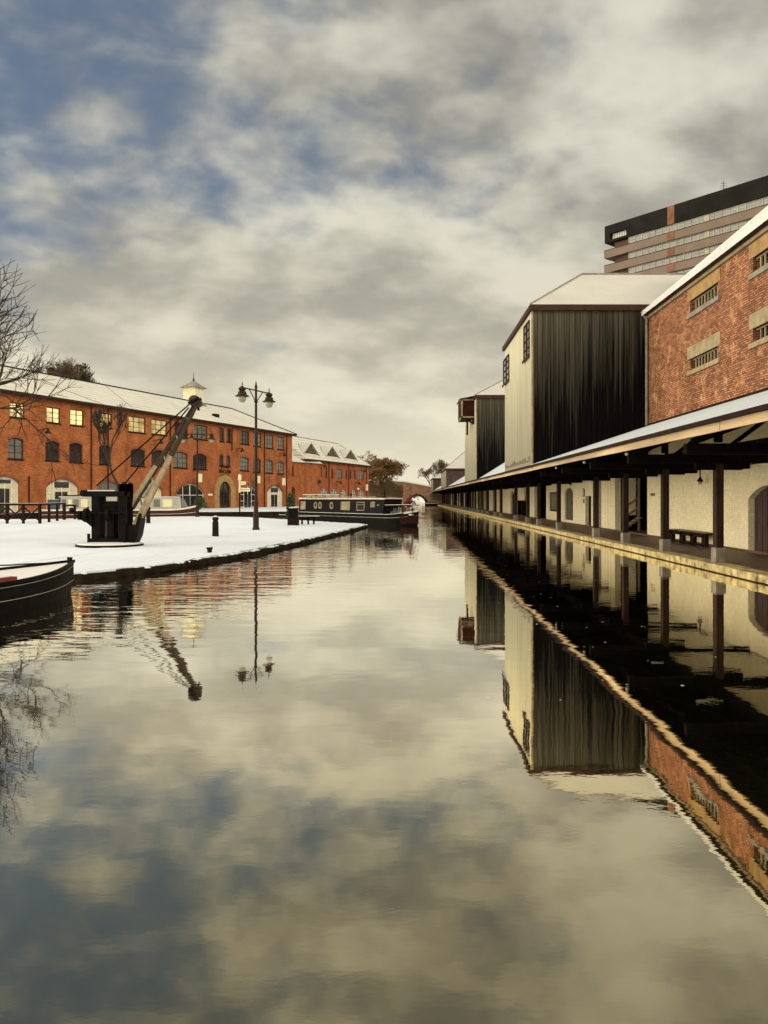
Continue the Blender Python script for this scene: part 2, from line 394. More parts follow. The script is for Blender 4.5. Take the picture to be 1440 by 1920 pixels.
def window(parent, fr, h, cols=2, rows=3, mat='glass_dark', fmat='dark_frame', y=.12, bar=.05, edge=.07, name='window', sill=None):
    a, b, c, d = h[:4]; r = h[4] if len(h) > 4 else 0
    f = MB(); arc = arch_pts(a, b, d, r); mid = arch_pts(a + edge, b - edge, d - edge, r * .92)
    out = [(a, c)] + arc + [(b, c)]; inn = [(a + edge, c + edge)] + mid + [(b - edge, c + edge)]
    for k in range(len(out)):
        k2 = (k + 1) % len(out)
        q = [(out[k], y - .03), (out[k2], y - .03), (inn[k2], y - .03), (inn[k], y - .03)]
        f.poly([fr @ Vector((p[0], yy, p[1])) for p, yy in q])
        f.poly([fr @ Vector((p[0], yy, p[1])) for p, yy in [(inn[k], y - .03), (inn[k2], y - .03), (inn[k2], y), (inn[k], y)]])
    def top_at(u):
        pts = mid
        for i in range(len(pts) - 1):
            if pts[i][0] <= u <= pts[i+1][0]:
                t = (u - pts[i][0]) / max(1e-6, pts[i+1][0] - pts[i][0]); return pts[i][1]*(1-t) + pts[i+1][1]*t
        return d - edge
    for i in range(1, cols):
        u = a + (b - a) * i / cols; w = bar * (1.5 if cols % 2 == 0 and i == cols // 2 else .8)
        f.frame_box(fr, (u - w/2, y - .035, c + edge), (u + w/2, y - .004, top_at(u)))
    for j in range(1, rows):
        z = c + (d - (r if r < .6*(b-a)/2 else 0) * .5 - c) * j / rows
        f.frame_box(fr, (a + edge, y - .03, z - bar*.35), (b - edge, y - .006, z + bar*.35))
    w = f.build(name, fmat, parent)
    p = MB().poly([fr @ Vector((q[0], y, q[1])) for q in [(a, c)] + arc + [(b, c)]][::-1])
    p.build('pane', mat, w)
    if sill: MB().frame_box(fr, (a - .08, -.07, c - .11), (b + .08, y - .04, c)).build('sill', sill, w)
    return w
def text_mesh(body, size, fr, mat, parent, name='lettering', ext=.01):
    cu = bpy.data.curves.new('text', 'FONT'); cu.body = body; cu.size = size; cu.align_x = 'CENTER'; cu.align_y = 'CENTER'
    cu.extrude = ext; cu.space_line = .95; cu.offset = size * .012
    o = bpy.data.objects.new('text', cu); COL.objects.link(o)
    dg = bpy.context.evaluated_depsgraph_get(); me = bpy.data.meshes.new_from_object(o.evaluated_get(dg))
    bpy.data.objects.remove(o); me.transform(fr); me.materials.clear(); me.materials.append(MATS[mat])
    t = bpy.data.objects.new(name, me); COL.objects.link(t); t.parent = parent; return t

# ---------------------------------------------------------------- setting: ground, water, banks
def structure(mb, name, mat, **k): return tag(mb.build(name, mat, **k), kind='structure')
structure(MB().poly([(-3000, -500, -1.5), (3000, -500, -1.5), (3000, 4500, -1.5), (-3000, 4500, -1.5)]), 'ground', 'snow_ground')
structure(MB().poly([(-70, -40, 0), (20, -40, 0), (20, 600, 0), (-70, 600, 0)]), 'water', 'canal_water')

def resample(pts, step):
    out = []
    for i in range(len(pts) - 1):
        a, b = Vector(pts[i]), Vector(pts[i+1]); n = max(1, int((b - a).length / step))
        out += [a.lerp(b, k / n) for k in range(n)]
    return out + [Vector(pts[-1])]
def slab(name_stone, name_snow, edge, rest, z, thick=.05, jit=.14, mat='snow_ground', base='dark_stone', step=.3, seed=3):
    rnd = random.Random(seed)
    e = resample([Vector((x, y)) for x, y in edge], step)
    n = len(e); inner = []
    ph = 0
    for i in range(n):
        d = (e[min(n-1, i+1)] - e[max(0, i-1)]).normalized(); nr = Vector((-d.y, d.x))
        ph += rnd.uniform(-.6, .6); off = .14 + .06 * math.sin(ph) + rnd.uniform(-jit, jit) * .6
        inner.append(e[i] + nr * off)
    stone = [Vector((p.x + rnd.uniform(-.012, .012), p.y, 0)) for p in e] + [Vector((x, y, 0)) for x, y in rest]
    m = MB(); N = len(stone); top = z - thick
    m.v = [(p.x, p.y, top + rnd.uniform(-.012, .008) * (k < n)) for k, p in enumerate(stone)] + [(p.x, p.y, -1.4) for p in stone]
    m.f = [tuple(range(N))] + [(i, N + i, N + (i+1) % N, (i+1) % N) for i in range(N)]
    s = structure(m, name_stone, base)
    m = MB(); sn = [Vector((p.x, p.y, 0)) for p in inner] + [Vector((x, y, 0)) for x, y in rest]
    N = len(sn)
    m.v = [(p.x, p.y, z + rnd.uniform(-.01, .01) * (k < n)) for k, p in enumerate(sn)] + [(p.x, p.y, top - .03) for p in sn]
    m.f = [tuple(range(N))] + [(i, N + i, N + (i+1) % N, (i+1) % N) for i in range(N)]
    return s, structure(m, name_snow, mat)
# left wharf (near quay)
slab('quay_wall', 'snowy_wharf',
     [(-13.5, -6), (-11.2, 6), (-9.0, 13.5), (-7.7, 17.1), (-7.2, 17.7), (-6.2, 19.4), (-5.64, 21.9), (-4.9, 25.0), (-4.1, 31.5), (-3.3, 39), (-2.45, 49.0), (-2.8, 50.1), (-9.9, 60.9)],
     [(-13.6, 67), (-19, 70.2), (-24, 67.4), (-28, 61), (-45, 60), (-69, 60), (-69, -6)], .20)
ce = resample([Vector(p) for p in [(-9.0, 13.5), (-7.7, 17.1), (-7.2, 17.7), (-6.2, 19.4), (-5.64, 21.9), (-4.9, 25.0), (-4.1, 31.5), (-3.3, 39), (-2.45, 49.0)]], .62)
rnd = random.Random(17); m = MB()
for i in range(len(ce) - 1):
    a, b = ce[i], ce[i+1]; d = (b - a); nn = Vector((-d.y, d.x)).normalized(); o1 = rnd.uniform(-.05, .0); g = d * .02; zt = .15 + rnd.uniform(-.02, .035); zb = rnd.uniform(.0, .05)
    q = [a + g + nn * o1, b - g + nn * (o1 + rnd.uniform(-.015, .015)), b - g + nn * .25, a + g + nn * .25]
    m.prism([(p.x, p.y, zb) for p in q], (0, 0, zt - zb))
structure(m, 'quay_coping', 'dark_stone', bevel=.02)
m = MB(); rnd = random.Random(18)
for i in range(150):
    k_ = rnd.randrange(len(ce) - 1); a = ce[k_].lerp(ce[k_+1], rnd.random()); d = (ce[k_+1] - ce[k_]); nn = Vector((-d.y, d.x)).normalized(); p = a + nn * rnd.uniform(.0, .14); r_ = rnd.uniform(.03, .09)
    m.lathe((p.x, p.y, .15), [(r_, 0), (r_*1.05, .02), (r_*.7, r_*.55), (.005, r_*.7)], 7)
tag(m.build('edge_snow', 'snow_ground'), 'crumbled lumps of snow lying along the stone edge of the wharf', 'snow', kind='stuff')
# far quay below the brick buildings
slab('far_quay_wall', 'far_towpath',
     [(-69, 60.8), (-38, 64.5), (-31.5, 69), (-19, 76.2), (-12, 78.6), (-9.4, 86), (-7.2, 104), (-3.6, 140), (-1.2, 188), (-1.0, 191), (-3, 230), (-20, 330)],
     [(-20, 900), (-2500, 900), (-2500, 60)], .52, step=.8, seed=5)
# right wharf: paved strip behind a stone kerb
structure(MB().box((8.32, -12, -1.4), (400, 600, .19)), 'right_wharf', 'pavement')
kb = MB(); rnd = random.Random(11); y = -12.0
while y < 187:
    L = rnd.uniform(.9, 1.5); j = rnd.uniform(-.015, .015); zt = .205 + rnd.uniform(-.012, .012)
    kb.box((7.83 + j, y, .02), (8.315, y + L - .012, zt)); y += L
structure(kb, 'kerb', 'kerb_stone', bevel=.02)
structure(MB().box((7.93, -12, -1.4), (8.31, 187, .018)), 'wharf_wall', 'dark_stone')
# snowy bank on the right beyond the bridge
structure(MB().box((7.7, 196, -1.4), (500, 900, .3)), 'far_bank', 'snow_ground')
structure(MB().box((-30, 420, -1.4), (7.69, 900, .35)), 'canal_end_bank', 'snow_ground')

# ---------------------------------------------------------------- the long brick building (left)
FA, FB = (-37.3, 69.5), (-17.6, 119.4)
u = (Vector(FB) - Vector(FA)).normalized(); FA0 = Vector(FA) - u * 7.0
FR = frame_of(FA0, FB)            # +y points away from the canal: check below
LEN = (Vector(FB) - FA0).length
def fu(px):
    t, Y = on_line((FA0.x, FA0.y), FB, px); return t, Y
EAVE, BASE = 11.5, .5
long_b = thing('office_building', 'long three storey orange brick building with snowy hipped roof and white cupola', 'building', (-30, 95, BASE))
def off(o):      # parts are modelled in world space; keep them there under an Empty
    return o
def rect(px0, px1, py0, py1, rise=0):
    a, Ya = fu(px0); b, Yb = fu(px1); Y = (Ya + Yb) / 2
    return (a, b, zat(py1, Y), zat(py0, Y), rise)
TOPW = [(18.6,46,755.5,783,'glowing',2),(87.7,113,764,793,'glowing',2),(132,157,768,798,'glowing',2),(187.5,210,774.5,802,'dim',2),(241.5,273,781.5,811,'dim',3),
        (284,313,787,815,'dim',3),(327,352,792.5,820,'dark',3),(363,389,797.5,824,'grey',3),(412,420.5,802.5,828,'dark',1),(425,433.5,804,829,'dark',1),
        (451,467.5,808.5,833,'dark',3),(475,490,812,837,'grey',3),(498,512.5,816,840.5,'grey',3),(520,532.5,819,843,'grey',3)]
MIDW = [(15,44,821,861,'grey',2),(85,111.6,827,864,'dark',2),(130,155,830.5,867,'dark',2),(186,208,834.5,871,'dark',2),(245,272,841,874,'dark',3),
        (284,312,844,874,'dark',3),(325.5,352,847,877.5,'grey',3),(362,388,850.5,880,'dark',3),(411,419,852.5,873.5,'dark',1),(424,432,854,875,'dark',1),
        (449.7,466.7,857,882.5,'grey',3),(475,489,860.5,885.5,'dark',3),(498,512,863,887,'grey',3),(519.7,532.5,866,888.5,'grey',3)]
GM = {'glowing': 'window_sky_glow', 'dim': 'window_dim', 'dark': 'glass_dark', 'grey': 'glass_grey'}
holes, wins = [], []
for x0, x1, y0, y1, g, c in TOPW:
    h = rect(x0, x1, y0, y1); holes.append(h); wins.append((h, c, 3 if c > 1 else 2, GM[g]))
for x0, x1, y0, y1, g, c in MIDW:
    h = rect(x0, x1, y0, y1); h = h[:4] + ((h[1]-h[0]) * (.13 if c > 1 else .4),); holes.append(h); wins.append((h, c, 3 if c > 1 else 2, GM[g]))
# ground-floor arched shopfronts
GRD = [(-16, 36, 894, 'blind'), (87, 147, 899, 'blind'), (183, 226, 903, 'glass_grey'), (257, 304, 906, 'window_dim'), (331, 383, 907.5, 'glass_dark'),
       (451.5, 480, 910.5, 'glass_dark'), (501, 530.5, 911.5, 'blind')]
gh = []
for x0, x1, yt, g in GRD:
    a, Ya = fu(x0); b, Yb = fu(x1); h = (a, b, BASE + .04, zat(yt, (Ya + Yb) / 2), (b - a) * .20); holes.append(h); gh.append((h, g))
da, _ = fu(410.5); db, Yd = fu(432); dh = (da, db, BASE + .04, zat(903, Yd), (db - da) / 2); holes.append(dh)
wl_ = MB()
# the 3 floors are cut in bands so that the cell grid stays simple
zsplit = [BASE - .6, zat(888.5, 100), 9999]
g_h = [h for h in holes if h[2] < 1.5]; t_h = [h for h in holes if h[2] >= 1.5 and h[3] > 9.6]; m_h = [h for h in holes if 1.5 <= h[2] and h[3] <= 9.6]
z1 = (max(h[3] for h in g_h) + min(h[2] for h in m_h)) / 2; z2 = (max(h[3] for h in m_h) + min(h[2] for h in t_h)) / 2
for hs, a, b in ((g_h, BASE - .6, z1), (m_h, z1, z2), (t_h, z2, EAVE)): holed_wall(wl_, FR, 0, LEN, a, b, hs, .22)
DEP = 14.6
cn = lambda uu, yy, zz: FR @ Vector((uu, yy, zz))
for (a, b) in (((0, DEP), (0, 0)), ((LEN, 0), (LEN, DEP)), ((LEN, DEP), (0, DEP))):
    wl_.poly([cn(a[0], a[1], BASE - .6), cn(b[0], b[1], BASE - .6), cn(b[0], b[1], EAVE), cn(a[0], a[1], EAVE)])
wl_.poly([cn(0, .3, 1), cn(LEN, .3, 1), cn(LEN, .3, EAVE), cn(0, .3, EAVE)])   # inner leaf behind the windows
wl_.build('wall', 'facade_brick', long_b)
for h, c, r, m in wins: window(long_b, FR, h, c, r, m, 'dark_frame', .16, .07, .09, sill='dark_stone')
for k, (h, g) in enumerate(gh):
    w = window(long_b, FR, h, 4, 3, g, 'white_paint' if k != 2 else 'grey_wood', .18, .09, .09, name='shopfront')
    a, b, c, d, r = h; m = MB()
    for q in ((.30, .50), (.52, .68)): m.frame_box(FR, (a + (b-a)*q[0], .13, c), (a + (b-a)*q[1], .17, c + (d-r-c)*.82))
    m.build('door_leaf', 'glass_dark', w)
    if g == 'blind':
        m = MB().frame_box(FR, (a + (b-a)*.28, .12, d - r), (a + (b-a)*.72, .165, d - .25)); m.build('fanlight', 'glass_dark', w)
# brick arch hoods over the middle windows
for h in m_h + g_h:
    if h is dh: continue
    arc = arch_pts(h[0], h[1], h[3], h[4]); hd = MB()
    for i in range(len(arc) - 1):
        p, q = arc[i], arc[i+1]; t = .26
        hd.prism([cn(p[0], -.025, p[1]), cn(q[0], -.025, q[1]), cn(q[0], -.025, q[1] + t), cn(p[0], -.025, p[1] + t)], (FR.to_3x3() @ Vector((0, .024, 0))))
    hd.build('window_hood', 'hood_brick', long_b)
# main door with stone surround
su = MB(); a, b, c, d, r = dh; t = (b - a) * .42
oa = [(a - t, c)] + arch_pts(a - t, b + t, d + t * .8, (b - a) / 2 + t) + [(b + t, c)]
ia = [(a, c)] + arch_pts(a, b, d, r) + [(b, c)]
for i in range(len(oa) - 1):
    v = [ia[i], ia[i+1], oa[i+1], oa[i]]
    su.prism([cn(p[0], -.10, p[1]) for p in v], (FR.to_3x3() @ Vector((0, .098, 0))))
su.build('door_surround', 'yellow_stone', long_b)
dr = window(long_b, FR, dh, 2, 3, 'glass_dark', 'dark_frame', .2, .12, .12, name='door')
MB().frame_box(FR, ((a+b)/2 - .5, .1, c + 1.9), ((a+b)/2 + .5, .165, c + 2.0)).build('transom', 'dark_wood', dr)
# lettering
tx, Yt = fu(421.5); zc = zat(884.5, Yt)
M = FR.to_3x3(); tf = Matrix.Translation(cn(tx, -.05, zc)) @ M.to_4x4() @ Matrix.Rotation(R(90), 4, 'X')
text_mesh('JOHN\nSINCLAIR\nHOUSE', .66, tf, 'dark_iron', long_b)
# eaves, gutters, pipes
MB().frame_box(FR, (-.5, -.55, EAVE - .02), (LEN + .5, .02, EAVE + .10)).frame_box(FR, (-.5, -.62, EAVE + .10), (LEN + .55, -.40, EAVE + .26)).build('gutter', 'dark_frame', long_b)
def pipe(px, py0=None, py1=None):
    t, Y = fu(px); z0 = zat(py1, Y) if py1 else BASE; z1_ = zat(py0, Y) if py0 else EAVE
    MB().tube(cn(t, -.12, z0), cn(t, -.12, z1_), .07, n=8).build('drainpipe', 'dark_frame', long_b)
for q in ((170,), (318, None, None), (434, 803, 845), (495,), (536.5,), (53, 893, 946), (201.5,)): pipe(*q)
# roof: hip
RZ, W_ = 15.4, 7.3; e = .55; tl = 5.5
rfA, rfB = cn(5.2, W_, RZ), cn(LEN - tl, W_, RZ); ez = EAVE + .2
c0, c1, c2, c3 = cn(-e, -e, ez), cn(LEN + e, -e, ez), cn(LEN + e, DEP + e, ez), cn(-e, DEP + e, ez)
rf = MB(); rf.add([c0, c1, c2, c3, rfA, rfB], [(0,1,5,4),(1,2,5),(2,3,4,5),(3,0,4),(3,2,1,0)])
roof = rf.build('roof', 'snow_tiles', long_b)
up = Vector((0, 0, .06))
MB().tube(rfA + up, rfB + up, .09, n=6).tube(rfB + up, c1 + up, .07, n=6).tube(rfA + up, c0 + up, .07, n=6).build('ridge_tiles', 'dark_stone', roof)
# valley flashing seen as a dark line across the left part of the roof
def roof_pt(px, frac):
    t, _ = fu(px); return t
vt0, _ = fu(190); 
MB().tube(cn(vt0, -.4, ez + .05), cn(vt0 - 6.0, W_ - .6, RZ - .30), .05, n=5).build('lead_flashing', 'dark_stone', roof)
vt1, _ = fu(262)
MB().tube(cn(vt1 - 1, .2, ez + .38), cn(vt1 + 2.2, W_ - .3, RZ - .1), .018, n=4).build('lead_flashing', 'grey_stone', roof)
sk = MB(); t, _ = fu(424); sk.frame_box(FR, (t, 1.7, 12.75), (t + .9, 2.3, 13.25)); sk.build('roof_vent', 'dark_stone', roof)
# cupola
cu_c = None
k = (363 - VX) / F
rd = (rfB - rfA); tt = (k * rfA.y - rfA.x) / (rd.x - k * rd.y); cc = rfA + rd * tt; cc.z = RZ
cp = MB(); cp.frame_box(Matrix.Translation(cc) @ M.to_4x4(), (-1.0, -1.0, -.7), (1.0, 1.0, 1.95)); 
cub = cp.build('cupola', 'cream_paint', long_b)
fr2 = Matrix.Translation(cc) @ M.to_4x4()
lv = MB()
for j in range(9): lv.frame_box(fr2, (-.8, -1.04, .3 + j*.17), (.8, -1.0, .38 + j*.17)); lv.frame_box(fr2, (1.0, -.8, .3 + j*.17), (1.04, .8, .38 + j*.17))
lv.build('louvre', 'white_paint', cub)
cr = MB(); vs = [fr2 @ Vector(p) for p in ((-1.4,-1.4,1.92),(1.4,-1.4,1.92),(1.4,1.4,1.92),(-1.4,1.4,1.92),(0,0,3.0))]
cr.add(vs, [(0,1,4),(1,2,4),(2,3,4),(3,0,4),(3,2,1,0)]); cr.build('cupola_roof', 'grey_stone', cub)
fi = MB(); fi.lathe(fr2 @ Vector((0,0,2.9)), [(.16,0),(.10,.2),(.14,.3),(.05,.4),(.03,1.1),(.005,1.3)], 8); fi.build('finial', 'dark_stone', cub)
MB().frame_box(fr2, (-1.25, -1.25, -.9), (1.25, 1.25, -.15)).build('cupola_base', 'grey_stone', cub)
# wall lamps and hanging signs
def wall_lamp(parent, fr, t, z, s=1.):
    m = MB(); o = fr @ Vector((t, 0, z)); q = lambda x, y, zz: fr @ Vector((t + x*s, y*s, z + zz*s))
    m.tube(q(0, 0, 0), q(.1, -1.0, .15), .04, n=6); m.tube(q(0, 0, -.5), q(.05, -.6, .1), .03, n=6)
    m.lathe(q(.1, -1.0, -.42), [(.05, .55), (.12, .5), (.14, .3), (.26, .18), (.30, .08), (.30, .04)][::-1], 10)
    w = m.build('wall_lamp', 'lamp_iron', parent)
    MB().ball(q(.1, -1.0, -.42), .16 * s).build('lamp_globe', 'lamp_glass', w)
for px, py in ((74, 806), (288, 826), (442, 842), (522, 851), (346, 816)):
    t, Y = fu(px); wall_lamp(long_b, FR, t, zat(py, Y))
for px, py in ((362, 896), (473, 899), (521, 903), (124, 880)):
    t, Y = fu(px); z = zat(py, Y)
    b_ = MB().tube(cn(t, 0, z + .95), cn(t, -1.1, z + .75), .03, n=5).tube(cn(t, 0, z + 1.5), cn(t, -.8, z + .8), .025, n=5)
    sg = b_.build('sign_bracket', 'dark_iron', long_b)
    if px != 124:
        m = MB().frame_box(Matrix.Translation(cn(t, 0, z)) @ M.to_4x4(), (-.46, -1.05, -.55), (.46, -1.0, .5)); s_ = m.build('hanging_sign', 'cream_paint', sg)
for px, py, w in ((394, 927.5, .45), (404.5, 925, .25)):
    t, Y = fu(px); MB().frame_box(Matrix.Translation(cn(t, 0, zat(py, Y))) @ M.to_4x4(), (-w, -.05, -.12), (w, -.003, .12)).build('name_plate', 'white_paint', long_b)

# small linking range + second building with dormers
ln = thing('link_building', 'low brick link with dark arched doorway between the two brick buildings', 'building', (-17, 122, BASE))
la, lb = (-18.2, 121.5), (-15.6, 126.5)
LF = frame_of(la, lb); Ll = (Vector(lb) - Vector(la)).length
def lu(px): return on_line(la, lb, px)
a, Ya = lu(543); b, Yb = lu(551); wh = (a, b, zat(893, Ya), zat(872.5, Ya), .15)
a, Ya = lu(541.5); b, Yb = lu(553.5); ah = (a, b, BASE + .02, zat(912, Ya), (b-a)/2)
m = MB(); holed_wall(m, LF, -3, Ll + 3, BASE - .6, zat(867, 124), [wh, ah], .4)
m.poly([LF @ Vector(v) for v in ((-3, .5, 0), (Ll+3, .5, 0), (Ll+3, .5, 7), (-3, .5, 7))])
m.build('wall', 'facade_brick', ln); window(ln, LF, wh, 2, 3, 'glass_dark', 'dark_frame', .2, .07, .09)
MB().poly([LF @ Vector(v) for v in ((ah[0], .38, ah[2]), (ah[1], .38, ah[2]), (ah[1], .38, ah[3]), (ah[0], .38, ah[3]))][::-1]).build('doorway', 'black_wood', ln)
zl = zat(867, 124)
MB().poly([LF @ Vector(v) for v in ((-3, -.4, zl), (Ll+3, -.4, zl - .0), (Ll + 3, 5, zl + 3.2), (-3, 5, zl + 3.2))]).build('roof', 'snow_tiles', ln)

GA, GB = (-16.3, 125.0), (-7.25, 152.6)
G2 = frame_of(GA, GB); GL = (Vector(GB) - Vector(GA)).length; GE = 8.05
gn = lambda a, b, c: G2 @ Vector((a, b, c))
def gu(px): return on_line(GA, GB, px)
dorm_b = thing('gabled_building', 'two storey brick building with three timbered dormer gables under snow', 'building', (-14, 140, BASE))
hs_t, hs_g, w2 = [], [], []
for x0, x1, y0, y1, c in ((580,592.5,874.5,894.5,3),(599.5,603,876,895.5,1),(610,613.5,877,896,1),(621,624.6,878.5,897,1),(632,642,880,897.5,3),
        (648,651,881.5,899,1),(655,658.5,881.5,899,1),(663.7,667,882,899,1),(671.5,682,882.5,900,3)):
    a, Ya = gu(x0); b, Yb = gu(x1); Y = (Ya+Yb)/2; h = (a, b, zat(y1, Y), zat(y0, Y), 0); hs_t.append(h); w2.append((h, c, 2, 'glass_grey' if c == 3 else 'glass_dark'))
for x0, x1, yt in ((578,594,914.5),(599.5,615,916),(618.5,634,917),(637.6,650,918),(656,668,918.5),(671,683,919)):
    a, Ya = gu(x0); b, Yb = gu(x1); Y = (Ya+Yb)/2; h = (a, b, BASE + .5, zat(yt, Y), (b-a)*.42); hs_g.append(h); w2.append((h, 4, 4, 'glass_grey'))
zm = (max(h[3] for h in hs_g) + min(h[2] for h in hs_t)) / 2
m = MB(); holed_wall(m, G2, 0, GL, BASE - .6, zm, hs_g, .2); holed_wall(m, G2, 0, GL, zm, GE, hs_t, .2)
GD = 10.4
m.poly([gn(0, GD, BASE-.6), gn(0, 0, BASE-.6), gn(0, 0, GE), gn(0, GD/2, 12.4), gn(0, GD, GE)])
m.poly([gn(GL, 0, BASE-.6), gn(GL, GD, BASE-.6), gn(GL, GD, GE), gn(GL, 0, GE)])
m.poly([gn(0, .25, 1), gn(GL, .25, 1), gn(GL, .25, GE), gn(0, .25, GE)])
m.build('wall', 'house_brick', dorm_b)
for h, c, r, mt in w2: window(dorm_b, G2, h, c, r, mt, 'white_paint' if r == 4 else 'dark_frame', .14, .08, .09)
MB().frame_box(G2, (-.3, -.5, GE - .05), (GL + .4, -.3, GE + .18)).build('gutter', 'dark_frame', dorm_b)
gz, rz2 = GE + .15, 12.5
A0, B0 = gn(-.4, -.45, gz), gn(GL + .4, -.45, gz); A1, B1 = gn(-.4, GD/2, rz2), gn(GL - 3.6, GD/2, rz2); A2, B2 = gn(-.4, GD + .45, gz), gn(GL + .4, GD + .45, gz)
rf2 = MB().add([A0, B0, B2, A2, A1, B1], [(0,1,5,4),(1,2,5),(2,3,4,5),(3,0,4),(3,2,1,0)]).build('roof', 'snow_tiles', dorm_b)
MB().tube(A1, B1, .07, n=5).tube(B1, B0, .06, n=5).build('ridge_tiles', 'dark_stone', rf2)
for xa, ya, xl, xr, yb in ((590, 831.5, 576, 605.5, 855), (630.7, 838.5, 617, 643, 860), (665.4, 844.5, 652, 676, 865.5)):
    tA, YA = gu(xa); tl_, Yl = gu(xl); tr_, Yr = gu(xr)
    yf = 1.0; zb = gz + .75; za = zat(ya, YA) ; 
    d_ = MB(); L0, R0, T0 = gn(tl_, yf, zb), gn(tr_, yf, zb), gn((tl_+tr_)/2, yf, za)
    d_.poly([L0, R0, T0]); dm = d_.build('dormer', 'dark_frame', dorm_b)
    fr_ = MB()
    for i in range(1, 8):
        q = i / 8; uu = tl_ + (tr_ - tl_) * q; zt = zb + (za - zb) * (1 - abs(q - .5) * 2)
        fr_.frame_box(G2, (uu - .10, yf - .06, zb), (uu + .06, yf - .01, zt - .08))
    fr_.build('timber_framing', 'buff_stone', dm)
    rr = MB(); s_ = (rz2 - gz) / (GD/2 + .45)
    back = (za - gz) / s_ - .45; bb = (zb - gz) / s_ - .45
    o1 = .35; mid0 = gn((tl_+tr_)/2, yf - .3, za + .12); midb = gn((tl_+tr_)/2, back, za + .12)
    for sg_, tt_ in ((-1, tl_ - o1), (1, tr_ + o1)):
        rr.prism([mid0, midb, gn(tt_, bb, zb - .12), gn(tt_, yf - .3, zb - .12)], (0, 0, .1))
    rr.build('dormer_roof', 'snow_roof', dm)
for px in (616, 653, 686.5):
    t, Y = gu(px); MB().tube(gn(t, -.1, BASE), gn(t, -.1, GE), .07, n=6).build('drainpipe', 'dark_frame', dorm_b)
for px, py in ((600, 873), (590, 902), (630, 903.5), (665, 905), (676, 882)):
    t, Y = gu(px); wall_lamp(dorm_b, G2, t, zat(py, Y), .9)
t, Y = gu(680); MB().frame_box(Matrix.Translation(gn(t, 0, zat(914, Y))) @ G2.to_3x3().to_4x4(), (-.5, -.9, -.6), (.5, -.85, .6)).build('hanging_sign', 'cream_paint', dorm_b)
t, Y = gu(669); MB().ball(gn(t, -.3, zat(916.5, Y)), .16).build('lamp_globe', 'lamp_lit', dorm_b)

# ---------------------------------------------------------------- right side: warehouse, towers, canopy
XW, XF, YT = 10.8, 5.65, 34.2
ware = thing('brick_warehouse', 'tall weathered brick warehouse with barred slit windows and stone lintels above the canopy', 'warehouse', (14, 20, .19))
WF = frame_of((XW, YT), (XW, 2.0))      # local x runs towards the camera, local y = +X (into the wall)
wn = lambda a, b, c: WF @ Vector((a, b, c))
WL = YT - 2.0; EZ = 9.95
ups = []
for y1_, y0_ in ((29.1, 26.55), (23.85, 21.3), (18.5, 16.0), (13.2, 10.7)):
    for z0_, z1_ in ((8.86, 9.34), (6.70, 7.14)): ups.append((YT - y1_, YT - y0_, z0_, z1_, 0))
m = MB()
holed_wall(m, WF, 0, WL, 5.0, 8.0, [h for h in ups if h[2] < 8], .28); holed_wall(m, WF, 0, WL, 8.0, EZ, [h for h in ups if h[2] > 8], .28)
m.poly([wn(0, .55, 5), wn(WL, .55, 5), wn(WL, .55, EZ), wn(0, .55, EZ)])
WD = 12.8
for uu in (0, WL):
    pts = [wn(uu, WD, 0), wn(uu, 0, 0), wn(uu, 0, EZ), wn(uu, WD/2, EZ + WD/2*.84), wn(uu, WD, EZ)]
    m.poly(pts if uu == 0 else pts[::-1])
m.build('wall', 'warehouse_brick', ware)
for h in ups:
    a, b, c, d, _ = h; top = c > 8
    f = MB(); 
    for i in range(1, 9): x = a + (b-a)*i/9; f.frame_box(WF, (x - .035, .10, c), (x + .035, .14, d))
    f.frame_box(WF, (a, .09, c), (b, .16, c + .05)); f.frame_box(WF, (a, .09, d - .05), (b, .16, d))
    w = f.build('window', 'grey_wood', ware)
    MB().poly([wn(a, .27, c), wn(b, .27, c), wn(b, .27, d), wn(a, .27, d)][::-1]).build('pane', 'glass_dark', w)
    MB().frame_box(WF, (a - .25, -.03, d), (b + .25, .2, d + (.46 if top else .48))).build('lintel', 'yellow_stone' if top else 'buff_stone', w, bevel=.01)
    MB().frame_box(WF, (a - .2, -.07, c - .17), (b + .2, .25, c)).build('sill', 'grey_stone' if top else 'buff_stone', w, bevel=.01)
MB().frame_box(WF, (0, -.10, EZ - .12), (WL, .0, EZ + .02)).build('cornice', 'buff_stone', ware)
MB().frame_box(WF, (-.12, -.24, EZ + .0), (WL, -.02, EZ + .17)).build('gutter', 'dark_frame', ware)
s_ = .84
MB().prism([wn(-.15, -.30, EZ + .02), wn(-.15, WD/2, EZ + WD/2*s_ + .27), wn(-.15, WD + .3, EZ + .02), wn(-.15, WD + .3, EZ + .22), wn(-.15, WD/2, EZ + WD/2*s_ + .47), wn(-.15, -.30, EZ + .22)], WF.to_3x3() @ Vector((WL + .3, 0, 0))).build('roof', 'snow', ware)
MB().tube(wn(.14, -.10, EZ - .1), wn(.14, -.10, 5.1), .06, n=8).tube(wn(.14, -.10, EZ - .1), wn(.14, -.25, EZ + .1), .08, n=8).build('drainpipe', 'grey_stone', ware)

